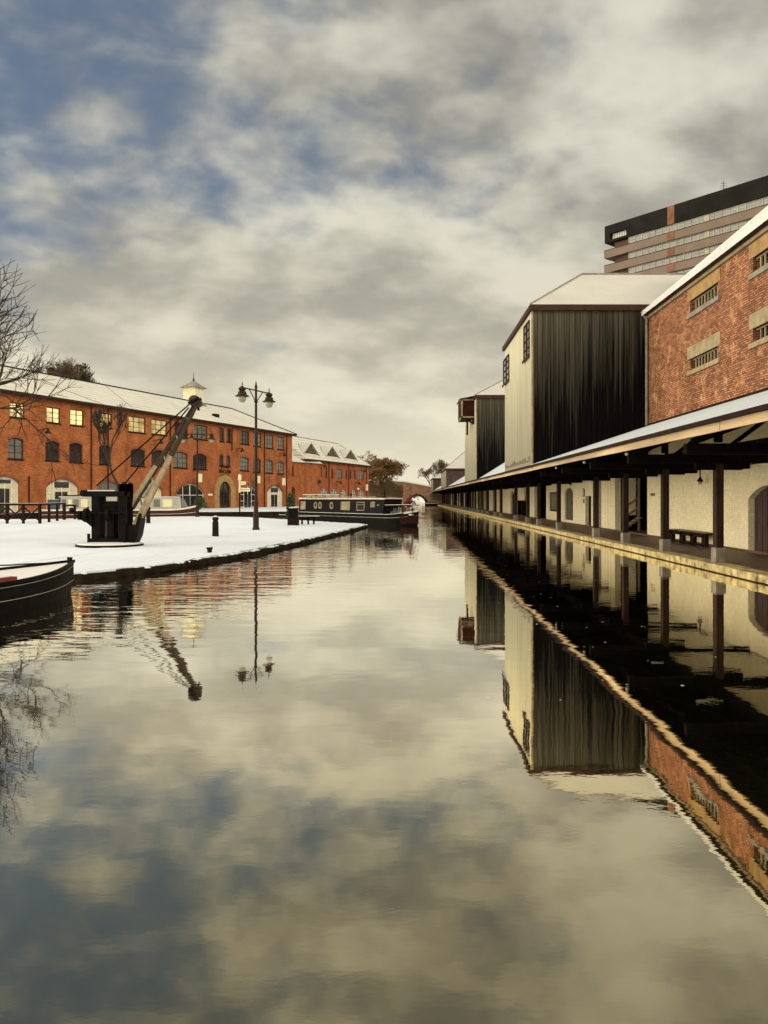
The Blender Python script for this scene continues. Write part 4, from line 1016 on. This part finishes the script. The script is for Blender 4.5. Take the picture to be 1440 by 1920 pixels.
post_thing('wharf_bollard', 'waist high dark bollard with a necked head, alone on the open snow', 'bollard', 404, 1005.5, [(.15, 0), (.145, .1), (.135, .62), (.11, .66), (.11, .70), (.14, .73), (.14, .82), (.10, .85)], 'dark_stone', cap=(.10, .85), group='bollards on the wharf')
post_thing('wharf_bollard', 'dark bollard just right of the crane jib foot, behind the crane', 'bollard', 278, 981, [(.15, 0), (.145, .1), (.135, .72), (.10, .78), (.10, .84), (.15, .9), (.15, 1.05), (.10, 1.1)], 'dark_wood', cap=(.10, 1.1), group='bollards on the wharf')
post_thing('mooring_post', 'short squat mooring post with snow cap close to the water edge', 'mooring post', 393, 1036, [(.07, 0), (.075, .08), (.10, .13), (.10, .17)], 'dark_stone', cap=(.10, .17))
lb_ = thing('litter_bin', 'dark square litter bin with snow on its lid beside the low bench', 'litter bin', ((550 - VX)*47.3/F, 47.3, .2))
MB().box((-.32, -.32, 0), (.32, .32, .40)).build('base', 'dark_wood', lb_, bevel=.02)
MB().prism([(-.32, -.30, .40), (.32, -.30, .40), (.27, -.28, .52), (.27, -.28, 1.0), (-.27, -.28, 1.0), (-.27, -.28, .52)], (0, .58, 0)).build('body', 'black_paint', lb_)
MB().box((-.30, -.31, 1.0), (.30, .31, 1.06)).build('lid', 'dark_iron', lb_); MB().lathe((0, 0, 1.062), [(.28, 0), (.25, .04), (.1, .07), (.01, .075)], 10).build('snow_cap', 'snow', lb_)
def low_bench(label, px0, px1, base_py, h, legs):
    Y = (HC - .2)*F/(base_py - VY); x0, x1 = (px0 - VX)*Y/F, (px1 - VX)*Y/F; t = thing('wharf_bench', label, 'bench', ((x0+x1)/2, Y, .2), group='benches on the wharf'); w = (x1 - x0)/2
    MB().box((-w, -.2, h - .06), (w, .2, h)).build('seat', 'black_wood', t); MB().box((-w*.95, -.18, h + .002), (w*.95, .18, h + .04)).build('snow_cap', 'snow', t)
    for q in legs: MB().box((q*w - .04, -.16, 0), (q*w + .04, .16, h - .06)).build('leg', 'black_wood', t)
low_bench('low black bench with snow on its seat right of the litter bin', 558, 600, 983, .50, (-.6, -.05, .45))
low_bench('low dark bench half hidden behind the litter bin', 523, 542, 970.5, .22, (-.8, .8))
sp_ = thing('signpost', 'black fingerpost with cream sign boards in front of the shop window', 'signpost', ((449.5 - VX)*69./F, 69., .2))
MB().lathe((0, 0, 0), [(.09, 0), (.085, .2), (.06, .3), (.06, 2.15)], 10).build('pole', 'dark_iron', sp_)
MB().lathe((0, 0, 0), [(.10, 2.15), (.10, 2.4), (.075, 2.9), (.12, 3.25), (.16, 3.3), (.15, 3.7), (.04, 3.8)], 10).build('upper_pole', 'cream_paint', sp_)
MB().box((.12, -.04, 2.85), (.55, .02, 3.15)).build('sign_board', 'cream_paint', sp_); MB().box((.12, -.04, 2.25), (.92, .02, 2.58)).build('sign_board', 'cream_paint', sp_)
t_ = MB().box((.16, -.046, 2.40), (.84, -.041, 2.43)).box((.20, -.046, 2.98), (.46, -.041, 3.01)); t_.build('sign_text', 'dark_iron', sp_)
# ornamental shrub with sculpture-like stems behind the bin
def shrub(label, x, y, z, h, w, seed, n=700):
    t = thing('shrub', label, 'shrub', (x, y, z)); m = MB(); rnd = random.Random(seed)
    for _ in range(n):
        q = rnd.random(); a = rnd.uniform(0, 6.28); r_ = w * math.sqrt(rnd.random()) * (1 - .6*q); c = Vector((r_*math.cos(a), r_*math.sin(a), .2 + q*h)); u_ = Vector((rnd.gauss(0,1), rnd.gauss(0,1), rnd.gauss(0,1.2))).normalized()*.09; v_ = u_.orthogonal().normalized()*.06
        m.poly([c - u_, c + v_, c + u_, c - v_])
    m.build('foliage', 'plant_green', t)
    m = MB()
    for _ in range(14): a = rnd.uniform(0, 6.28); m.tube((0, 0, 0), (w*.6*math.cos(a), w*.6*math.sin(a), h*rnd.uniform(.5, .95)), .025, .01, 4)
    m.build('stems', 'bark', t); return t
shrub('dark evergreen shrub rising behind the litter bin', (545.5 - VX)*53/F, 53, .2, 1.75, .42, 3)
shrub('leafy plants in front of the shop arch right of the far lamp', (375 - VX)*88/F, 88, .5, 1.2, 1.1, 9)

# fence with crossed braces at far left
def fence(label, pts, post_step, cross, h=1.3, group='railings on the wharf'):
    a, b = Vector(pts[0] + (.2,)), Vector(pts[1] + (.2,)); L = (b - a).length; n = max(1, round(L / post_step)); t = thing('railing', label, 'railing', a, 0, group)
    d = (b - a) / n; o0 = Vector((0, 0, 0))
    for i in range(n + 1): q = d * i; MB().box((q.x - .07, q.y - .07, 0), (q.x + .07, q.y + .07, h)).build('post', 'dark_wood', t)
    e_ = d * n
    MB().bar((0, 0, h - .05), (e_.x, e_.y, h - .05), .12, .14).build('top_rail', 'dark_wood', t)
    MB().bar((0, 0, h*.52), (e_.x, e_.y, h*.52), .06, .08).build('middle_rail', 'dark_wood', t)
    MB().bar((0, 0, h + .03), (e_.x, e_.y, h + .03), .10, .02).build('snow_cap', 'snow', t)
    if cross:
        for i in range(n):
            q0, q1 = d * i, d * (i + 1); MB().bar((q0.x, q0.y - .02, .15), (q1.x, q1.y - .02, h - .2), .05, .08).bar((q0.x, q0.y + .03, h - .2), (q1.x, q1.y + .03, .15), .05, .08).build('cross_brace', 'dark_wood', t)
    return t
fence('dark timber railing with crossed braces at the left edge of the wharf', (-31.0, 52.5), 1.45, True) if False else None
fence('dark timber railing with crossed braces at the left edge of the wharf', [(-31.5, 50.5), (-23.9, 50.2)], 1.05, True)
fence('plain dark post railing running on towards the moored boat', [(-23.9, 50.25), (-26.0, 58.6)], 2.6, False)
fence('thin post railing along the wharf edge in front of the white boat', [(-26.1, 58.7), (-25.9, 60.2)], 1.4, False, 1.15)

# ---------------------------------------------------------------- hand crane
cx, cy = (206 - VX) * 27 / F, 27.0
cr_ = thing('wharf_crane', 'old black iron hand crane with long timber jib on a round snowy base', 'crane', (cx, cy, .2))
S = 1 / 53.3
def q_(px, py, dy_=0.): return Vector(((px - 206)*S, dy_, (1024 - py)*S))
MB().lathe((0, 0, 0), [(1.13, 0), (1.13, .07), (1.05, .075)], 36).build('turntable_rim', 'dark_iron', cr_)
MB().lathe((0, 0, .076), [(1.08, 0), (1.04, .05), (.6, .08), (.01, .085)], 30).build('snow_base', 'snow', cr_)
m = MB()
for dy_ in (-.38, .22):
    m.box((q_(179.5, 0).x, dy_, .1), (q_(191.5, 0).x, dy_ + .16, q_(0, 921).z)); m.box((q_(229, 0).x, dy_, .05), (q_(243, 0).x, dy_ + .16, q_(0, 908).z))
    m.prism([q_(229, 935, dy_), q_(243, 930, dy_), q_(243, 908, dy_), q_(238, 904, dy_), q_(231, 912, dy_)], (0, .161, 0))
m.box((q_(174, 0).x, -.42, .1), (q_(243, 0).x, .42, .28)); m.box((q_(172, 0).x, -.4, .08), (q_(176, 0).x, -.3, q_(0, 1000).z)); m.build('side_frames', 'dark_iron', cr_, bevel=.01)
m = MB(); m.box((q_(169, 0).x, -.42, q_(0, 932).z), (q_(241, 0).x, .42, q_(0, 921.5).z)); m.tube(q_(165, 925.5, -.42), q_(165, 925.5, .42), .12, n=14); m.build('top_beam', 'dark_iron', cr_, bevel=.01)
MB().box((q_(173, 0).x, -.40, q_(0, 921.5).z + .002), (q_(222, 0).x, .40, q_(0, 919.5).z)).build('snow_cap', 'snow', cr_)
m = MB(); m.lathe((q_(210, 0).x, 0, .26), [(.22, 0), (.23, .1), (.21, .2), (.21, .85), (.24, .9), (.20, .96)], 20); m.build('drum_post', 'dark_iron', cr_, smooth=False)
m = MB(); m.box((q_(198, 0).x, -.2, q_(0, 953).z), (q_(226, 0).x, .2, q_(0, 940).z)); m.prism([q_(200, 953, -.25), q_(228, 953, -.25), q_(234, 960, -.25), (q_(199, 960, -.25))], (0, .5, 0)); m.build('gear_case', 'dark_iron', cr_, bevel=.02)
m = MB(); m.tube(q_(153, 962, -.45), q_(244, 962, -.45), .045, n=8); m.tube(q_(180, 962, -.45), q_(180, 962, .45), .05, n=8)
for px, r_, dp in ((160, .16, .05), (172, .24, .06), (212, .20, .05)):
    c = q_(px, 966, -.45); m.tube(c - Vector((dp, 0, 0)), c + Vector((dp, 0, 0)), r_, n=18)
m.prism([q_(153, 966, -.5), q_(181, 962, -.5), q_(183, 988, -.5), q_(174, 980, -.5), q_(162, 974, -.5)], (0, .25, 0)); m.build('winding_gear', 'dark_iron', cr_)
m = MB(); m.tube(q_(153, 960, -.45), q_(146, 957, -.45), .03, n=6); m.ball(q_(145, 957, -.45), .10, 10, 6); m.tube(q_(168, 958, -.45), q_(176, 951, -.45), .03, n=6); m.build('crank_handle', 'dark_iron', cr_)
m = MB(); m.prism([q_(240, 985, -.3), q_(259, 985, -.3), q_(266, 962, -.3), q_(268, 975, -.3), q_(263, 1004, -.3), q_(256, 1019, -.3), q_(240, 1021, -.3)], (0, .6, 0)); m.build('jib_shoe', 'dark_iron', cr_, bevel=.02)
# jib (two converging timbers) in coordinates relative to the base
org = Vector((cx, cy, .2)); tip = P(366, 752, 29.3) - org; fA = P(254, 986, 26.85) - org; fB = P(246, 952, 27.35) - org
def timber(mb, a, b, w0, h0, w1, h1):
    d = (b - a).normalized(); sd_ = d.cross(Vector((0, 1, 0))).normalized(); up_ = sd_.cross(d).normalized(); vs = []
    for c, w, h_ in ((a, w0, h0), (b, w1, h1)):
        for i, j in ((-1,-1),(1,-1),(1,1),(-1,1)): vs.append(c + sd_*(i*w/2) + up_*(j*h_/2))
    mb.add(vs, [(3,2,1,0),(4,5,6,7),(0,1,5,4),(1,2,6,5),(2,3,7,6),(3,0,4,7)])
tA, tB = tip + Vector((.07, -.12, -.22)), tip + Vector((-.10, .14, -.18))
mA = fA.lerp(tA, .56); mB = fB.lerp(tB, .30)
m = MB(); timber(m, fA, mA, .22, .20, .17, .16); m.build('jib', 'grey_wood', cr_, bevel=.012)
m = MB(); timber(m, mA, tA, .17, .16, .10, .11); m.build('jib_upper', 'bark', cr_, bevel=.012)
m = MB(); timber(m, fB, tB, .22, .20, .11, .12); m.build('jib', 'bark', cr_, bevel=.012)
m = MB(); timber(m, fB.lerp(tB, .0) + Vector((-.03, -.05, .03)), fB.lerp(tB, .38) + Vector((-.0, -.05, .03)), .18, .17, .15, .15); m.build('jib_facing', 'grey_wood', cr_)
m = MB()
for k_ in (.12, .3, .5, .7, .88):
    m.tube(fA.lerp(tA, k_), fB.lerp(tB, k_), .035, n=6)
m.tube(fA.lerp(tA, .2) + Vector((-.2, 0, .1)), fA.lerp(tA, .34) + Vector((-.1, 0, .05)), .07, n=8); m.build('jib_bolts', 'grey_stone', cr_)
r1, r2 = P(181, 911, 27.2) - org, P(234, 907, 26.8) - org; rt = P(354, 759, 29.2) - org
for a_, o_ in ((r1, (0, .1, .04)), (r2, (.02, -.1, -.12))): MB().tube(a_, rt + Vector(o_), .028, n=6).build('tie_rod', 'dark_iron', cr_)
m = MB(); c = tip + Vector((0, 0, 0)); m.tube(c + Vector((-.03, -.09, .02)), c + Vector((-.03, .09, .02)), .20, n=18); m.tube(c + Vector((.14, -.05, -.10)), c + Vector((.14, .05, -.10)), .14, n=16); m.build('jib_pulley', 'shed_brown', cr_)
m = MB(); timber(m, tip + Vector((-.22, -.16, -.12)), tip + Vector((.20, -.16, .10)), .12, .03, .12, .03); timber(m, tip + Vector((-.22, .14, -.12)), tip + Vector((.2, .14, .10)), .12, .03, .12, .03); m.tube(tip + Vector((.1, 0, -.1)), tip + Vector((.13, 0, -.36)), .05, n=8); m.build('jib_head', 'dark_iron', cr_)

# ---------------------------------------------------------------- boats
def hull_mesh(L, Wd, h, bow=3., bow_rise=.3, stern=1.2, flare=.12, n_b=9):
    """x from 0 (stern) to L (bow); y half width; returns rings (deck line) and mesh"""
    st_ = [0, .25, .6, stern] + [stern + (L - bow - stern) * k / 4 for k in range(1, 5)] + [L - bow + bow * (k / n_b) for k in range(1, n_b + 1)]
    rings = []
    for x in st_:
        w = Wd / 2
        if x > L - bow: q = (x - (L - bow)) / bow; w *= max(.02, (1 - q ** 2.1)); z = h + bow_rise * q ** 2
        else: z = h
        if x < stern: w *= (.62 + .38 * math.sqrt(max(0, 1 - (1 - x / stern) ** 2)))
        rings.append((x, w, z))
    m = MB(); R_ = []
    for x, w, z in rings:
        wb = w * (1 - flare); xs = x if x < L - bow else x - (x - (L - bow)) * .06
        R_.append([Vector((xs, -wb, -.4)), Vector((x, -w, z * .55)), Vector((x, -w, z)), Vector((x, w, z)), Vector((x, w, z * .55)), Vector((xs, wb, -.4))])
    vs = [p for r in R_ for p in r]; fs = []
    for i in range(len(R_) - 1):
        for j in (0, 1, 3, 4): a = i*6 + j; fs.append((a, a + 1, a + 7, a + 6))
    fs.append((0, 1, 2, 3, 4, 5)); fs.append(tuple(len(vs) - 6 + k for k in (5, 4, 3, 2, 1, 0)))
    m.add(vs, fs); return rings, m
def deck(rings, dz_=-.03, inset=.03):
    m = MB(); 
    for i in range(len(rings) - 1):
        x0, w0, z0 = rings[i]; x1, w1, z1_ = rings[i+1]; w0 = max(.01, w0 - inset); w1 = max(.01, w1 - inset)
        m.poly([(x0, -w0, z0 + dz_), (x1, -w1, z1_ + dz_), (x1, w1, z1_ + dz_), (x0, w0, z0 + dz_)])
    return m
def strake(rings, frac, t=.02, hh=.03, dzz=0.):
    m = MB()
    for s_ in (-1, 1):
        for i in range(len(rings) - 1):
            x0, w0, z0 = rings[i]; x1, w1, z1_ = rings[i+1]
            m.bar((x0, s_*(w0 + .005), z0*frac + dzz), (x1, s_*(w1 + .005), z1_*frac + dzz), t, hh)
    return m
# black narrowboat at the end of the wharf; local x runs stern (left) -> bow (right)
bs, be = Vector((-9.15, 62.3)), Vector((.02, 50.6))
bd = (be - bs); BL = bd.length; ang = math.atan2(bd.y, bd.x); nrm = Vector((-bd.y, bd.x)).normalized()
if nrm.y < 0: nrm = -nrm
BC = bs + nrm * 1.05
nb = thing('narrowboat', 'long black narrowboat with portholes and two windows moored at the wharf corner', 'boat', (BC.x, BC.y, 0), ang)
def bt(px):
    t, Y = on_line((bs.x, bs.y), (be.x, be.y), px); return t, Y
rings, hm = hull_mesh(BL, 2.1, .72, 2.2, .28); hm.build('hull', 'hull_black', nb)
strake(rings, 1., .06, .05).build('gunwale', 'black_paint', nb); strake(rings, 1.0, .05, .03, .04).build('gunwale_snow', 'snow', nb)
strake(rings, .72, .03, .04).build('rubbing_strake', 'grey_stone', nb)
deck(rings).build('deck', 'snow', nb)
c0_, _ = bt(556); c1_, _ = bt(714)
CZ0, CZ1 = .70, 1.80
def cabin(parent, x0, x1, w, z0, z1_, tum=.12, mat='black_paint'):
    w2_ = w - tum; m = MB().add([(x0,-w,z0),(x1,-w,z0),(x1,w,z0),(x0,w,z0),(x0,-w2_,z1_),(x1,-w2_,z1_),(x1,w2_,z1_),(x0,w2_,z1_)], [(4,5,6,7),(0,1,5,4),(1,2,6,5),(2,3,7,6),(3,0,4,7)])
    return m.build('cabin', mat, parent)
cb = cabin(nb, c0_, c1_, .88, CZ0, CZ1)
m = MB(); rnd = random.Random(8); x = c0_ - .1
while x < c1_: L_ = rnd.uniform(.5, 1.1); m.box((x, -.80, CZ1 + .002), (min(c1_ + .1, x + L_), .80, CZ1 + rnd.uniform(.035, .09))); x += L_
m.build('roof_snow', 'snow', nb)
m = MB(); m.box((c0_ - .12, -.86, CZ1 - .05), (c1_ + .12, -.76, CZ1)); m.tube((c0_ + 2.2, -.7, CZ1 + .16), (c1_ - 1, -.7, CZ1 + .16), .02, n=5); m.build('roof_rail', 'grey_wood', cb)
# roof clutter (left end is piled high)
m = MB()
for i in range(16):
    x = c0_ + .2 + i * .42; 
    if i < 9: m.box((x, -.5, CZ1 + .06), (x + rnd.uniform(.3, .5), .4, CZ1 + rnd.uniform(.16, .30)))
m.build('roof_clutter', 'grey_wood', nb)
m = MB(); m.box((c0_ + .1, -.52, CZ1 + .30), (c0_ + 4.0, .42, CZ1 + .37)); m.build('clutter_snow', 'snow_roof', nb)
for i, px in enumerate((634, 622, 656)):
    x, _ = bt(px); MB().tube((x, .1, CZ1), (x, .1, CZ1 + .45), .06, n=8).build('chimney', 'grey_stone' if i else 'dark_iron', nb)
CF = Matrix.Translation((0, -.88, 0)) @ Matrix.Rotation(math.atan2(.12, CZ1 - CZ0) * -1, 4, 'X') if False else None
def side_y(z): return -.88 + .12 * (z - CZ0) / (CZ1 - CZ0)
def sidepatch(x0, x1, z0, z1_, off_, t=.02):
    m = MB(); m.add([(x0, side_y(z0) - off_, z0), (x1, side_y(z0) - off_, z0), (x1, side_y(z1_) - off_, z1_), (x0, side_y(z1_) - off_, z1_)], [(0,1,2,3)]); return m
def boat_window(px0, px1, z0, z1_, mat):
    x0, _ = bt(px0); x1, _ = bt(px1); e_ = .07; m = MB()
    for a, b, c, d in ((x0, x1, z0, z0 + e_), (x0, x1, z1_ - e_, z1_), (x0, x0 + e_, z0 + e_, z1_ - e_), (x1 - e_, x1, z0 + e_, z1_ - e_), (x0 + e_, x1 - e_, z0 + (z1_-z0)*.64, z0 + (z1_-z0)*.70)):
        m.box((a, side_y((c+d)/2) - .035, c), (b, side_y((c+d)/2) + .01, d))
    w = m.build('window', 'grey_stone', nb); sidepatch(x0, x1, z0, z1_, .012).build('pane', mat, w)
boat_window(634.5, 651.5, .98, 1.62, 'boat_blind'); boat_window(664, 679, .96, 1.60, 'glass_dark'); boat_window(559, 568.5, .95, 1.62, 'boat_blind'); boat_window(690, 698, 1.22, 1.62, 'glass_grey')
for px in (587.5, 596, 617.5):
    x, _ = bt(px); z = 1.30; m = MB(); c = Vector((x, side_y(z), z)); n_ = 20
    for i in range(n_):
        a, b = 2*math.pi*i/n_, 2*math.pi*(i+1)/n_
        for ra, rb_ in ((.15, .25),): m.prism([c + Vector((ra*math.cos(a), -.02, ra*1.1*math.sin(a))), c + Vector((rb_*math.cos(a), -.02, rb_*1.1*math.sin(a))), c + Vector((rb_*math.cos(b), -.02, rb_*1.1*math.sin(b))), c + Vector((ra*math.cos(b), -.02, ra*1.1*math.sin(b)))], (0, -.03, 0))
    w = m.build('porthole', 'buff_stone', nb); MB().tube(c + Vector((0, -.005, 0)), c + Vector((0, -.02, 0)), .155, n=18).build('pane', 'glass_dark', w)
# fore deck rails, covers, plants
f0, _ = bt(702); f1, _ = bt(757); m = MB()
m.bar((f0, -.80, 1.34), (f1, -.32, 1.40), .05, .05)
for k_ in range(8): q = k_/7; m.tube((f0 + (f1-f0)*q, -.80 + .48*q, .76), (f0 + (f1-f0)*q, -.80 + .48*q, 1.36), .022, n=5)
m.bar((f0, .80, 1.34), (f1, .32, 1.40), .05, .05); m.bar((f0, -.8, 1.05), (f1, -.34, 1.08), .03, .03); m.build('fore_rail', 'dark_iron', nb)
MB().bar((f0, -.80, 1.38), (f1, -.32, 1.44), .07, .03).build('rail_snow', 'snow', nb)
m = MB(); rnd = random.Random(6)
for i in range(34):
    x = rnd.uniform(f0 + .7, f1 - .3); y_ = rnd.uniform(-.5, .3); s__ = rnd.uniform(.05, .12); z_ = rnd.uniform(.8, 1.25); m.box((x, y_, .70), (x + s__*2, y_ + s__*1.5, z_))
m.build('deck_clutter', 'grey_stone', nb)
cb2 = MB().box((f0 - .2, -.70, .7), (f0 + .6, .70, 1.46)).build('cratch_cover', 'black_paint', nb)
x, _ = bt(743); m = MB(); rnd = random.Random(9)
for i in range(160):
    c = Vector((x + rnd.gauss(0, .28) , rnd.gauss(0, .2), 1.55 + rnd.gauss(0, .16))); c.z += (c.x - x) * .7; u_ = Vector((rnd.gauss(0,1), rnd.gauss(0,1), rnd.gauss(0,1))).normalized()*.08; v_ = u_.orthogonal().normalized()*.07; m.poly([c-u_, c+v_, c+u_, c-v_])
pl = m.build('flower_bunch', 'red_paint', nb); pl['kind'] = 'stuff'; MB().tube((x, 0, .7), (x, 0, 1.5), .05, n=6).build('flower_stand', 'dark_wood', pl)
# red bow panel
xb = BL - .9; m = MB(); m.box((BL - .75, -.42, .72), (BL - .2, .42, .80)); m.build('bow_snow', 'snow', nb)
strake(rings[-5:], .52, .03, .62).build('bow_panel', 'bow_paint', nb); strake(rings[-4:], 1., .10, .12, .02).build('bow_snow', 'snow', nb)

# pale boat moored behind the wharf
ps, pe = Vector((-31.6, 66.2)), Vector((-18.95, 70.4)); pd = pe - ps; PL = pd.length; pang = math.atan2(pd.y, pd.x); pn = Vector((-pd.y, pd.x)).normalized(); PC = ps + pn * 1.1
wb_ = thing('cabin_boat', 'pale grey boat with long snowy cabin and dark red hull moored behind the crane', 'boat', (PC.x, PC.y, 0), pang)
def pt_(px): return on_line((ps.x, ps.y), (pe.x, pe.y), px)[0]
rg, hm = hull_mesh(PL, 2.2, .82, 2.6, .35); hm.build('hull', 'hull_red', wb_); deck(rg).build('deck', 'snow', wb_)
strake(rg, 1., .06, .14, -.02).build('gunwale', 'white_paint', wb_); strake(rg, .5, .04, .03).build('rubbing_strake', 'white_paint', wb_)
def cab2(x0, x1, z1_, mat, nm, w=.92):
    w2_ = w - .12; return MB().add([(x0,-w,.8),(x1,-w,.8),(x1,w,.8),(x0,w,.8),(x0 + .05,-w2_,z1_),(x1 - .1,-w2_,z1_),(x1 - .1,w2_,z1_),(x0 + .05,w2_,z1_)], [(4,5,6,7),(0,1,5,4),(1,2,6,5),(2,3,7,6),(3,0,4,7)]).build(nm, mat, wb_)
xa, xb_, xc, xd = pt_(87), pt_(112), pt_(340), pt_(356)
cab2(xb_, xc, 1.92, 'hull_grey', 'cabin'); cab2(xa, xb_ - .02, 1.72, 'blue_cover', 'stern_cover', .9)
m = MB(); m.add([(xc - .1,-.85,.8),(xd,-.6,.8),(xd,.6,.8),(xc - .1,.85,.8),(xc - .1,-.75,1.85),(xc + .25,-.6,1.8),(xc + .25,.6,1.8),(xc - .1,.75,1.85)], [(4,5,6,7),(0,1,5,4),(1,2,6,5),(2,3,7,6)]); m.build('windscreen', 'glass_grey', wb_)
MB().box((xb_ - .1, -.84, 1.922), (xc - .05, .84, 2.0)).build('roof_snow', 'snow', wb_)
MB().box((xa, -.7, 1.73), (xb_ - .05, .7, 1.76)).build('cover_snow', 'snow', wb_)
for a, b, mt in ((115, 123, 'glass_grey'), (127, 134, 'cream_paint'), (137, 147, 'glass_grey'), (151, 164, 'cream_paint'), (305, 323, 'cream_paint'), (288, 300, 'glass_grey')):
    x0, x1 = pt_(a), pt_(b); MB().add([(x0, -.925, 1.05), (x1, -.925, 1.05), (x1, -.845, 1.75), (x0, -.845, 1.75)], [(0,1,2,3)]).build('window', mt, wb_)
MB().box((pt_(120), -.5, 2.0), (pt_(146), .3, 2.12)).build('roof_boards', 'dark_wood', wb_)

# near boat at the left edge: only its bow is in view
ndir = Vector((.345, .939)); bow = Vector((-6.62, 15.3)); NL = 11.; stn = bow - ndir * NL
nbt = thing('near_boat', 'black hulled boat nosing in from the left with thin white lines along its side', 'boat', (stn.x, stn.y, 0), math.atan2(ndir.y, ndir.x))
rg, hm = hull_mesh(NL, 2.1, .50, 2.9, .14, n_b=12); hm.build('hull', 'hull_black', nbt)
strake(rg, 1., .05, .05).build('gunwale', 'black_paint', nbt); strake(rg, .86, .004, .006).build('white_line', 'hull_grey', nbt); strake(rg, .42, .004, .006).build('white_line', 'hull_grey', nbt)
deck(rg, -.02, .05).build('deck_snow', 'snow', nbt)
m = MB(); m.box((2., -.80, .50), (NL - 2.1, -.72, .56)).box((2., .72, .50), (NL - 2.1, .80, .56)).box((NL - 2.18, -.72, .5), (NL - 2.1, .72, .56)); m.build('coaming', 'red_paint', nbt)
MB().box((2., -.715, .50), (NL - 2.185, .715, .57)).build('cover_snow', 'snow', nbt)
m = MB(); m.tube((NL - .12, 0, .3), (NL - .08, 0, .72), .05, n=8); m.build('stem_post', 'black_paint', nbt)
m = MB(); a = Vector((NL - .4, .25, .62)); rnd = random.Random(3)
for i in range(8): b = a + Vector((-.18, .12 + .02*rnd.uniform(-1, 1), rnd.uniform(-.01, .01))); m.tube(a, b, .014, n=5); a = b
m.build('mooring_rope', 'dark_wood', nbt)

# small boat beyond, by the bridge
sb = thing('small_boat', 'small snow covered boat moored beyond the black narrowboat near the bridge', 'boat', (-1.9, 104, 0), R(75))
rg, hm = hull_mesh(7, 1.9, .55, 1.8, .25); hm.build('hull', 'shed_brown', sb); deck(rg).build('deck', 'snow', sb); MB().box((1.2, -.6, .54), (4.6, .6, 1.05)).build('cabin', 'dark_wood', sb); MB().box((1.15, -.65, 1.052), (4.65, .65, 1.12)).build('roof_snow', 'snow', sb)

# floating flecks on the water
m = MB(); rnd = random.Random(12)
for _ in range(90):
    Y = rnd.uniform(7, 26); X = rnd.uniform(-.5, 7.3) * min(1., Y / 12) ; s_ = rnd.uniform(.008, .022); a = rnd.uniform(0, 6.28)
    m.poly([(X + s_*math.cos(a + k_*2.1)*1.2, Y + s_*math.sin(a + k_*2.1), .003) for k_ in range(3)])
tag(m.build('floating_flecks', 'white_paint'), 'tiny pale flecks of debris floating on the dark water', 'debris', kind='stuff')

# ---------------------------------------------------------------- parts modelled in world space: bring them under their thing's base
def settle(root):
    off_ = Matrix.Translation(-root.location); seen = set()
    def rec(o):
        for c in o.children:
            if c.data and c.data.name not in seen: seen.add(c.data.name); c.data.transform(off_)
            rec(c)
    rec(root)
bpy.context.view_layer.update()
for o in [o for o in COL.objects if o.type == 'EMPTY' and o.name.split('.')[0] in ('office_building', 'link_building', 'gabled_building', 'brick_warehouse', 'wharf_shed', 'wharf_canopy', 'hoist_tower', 'tower_block', 'brick_bridge')]:
    settle(o)
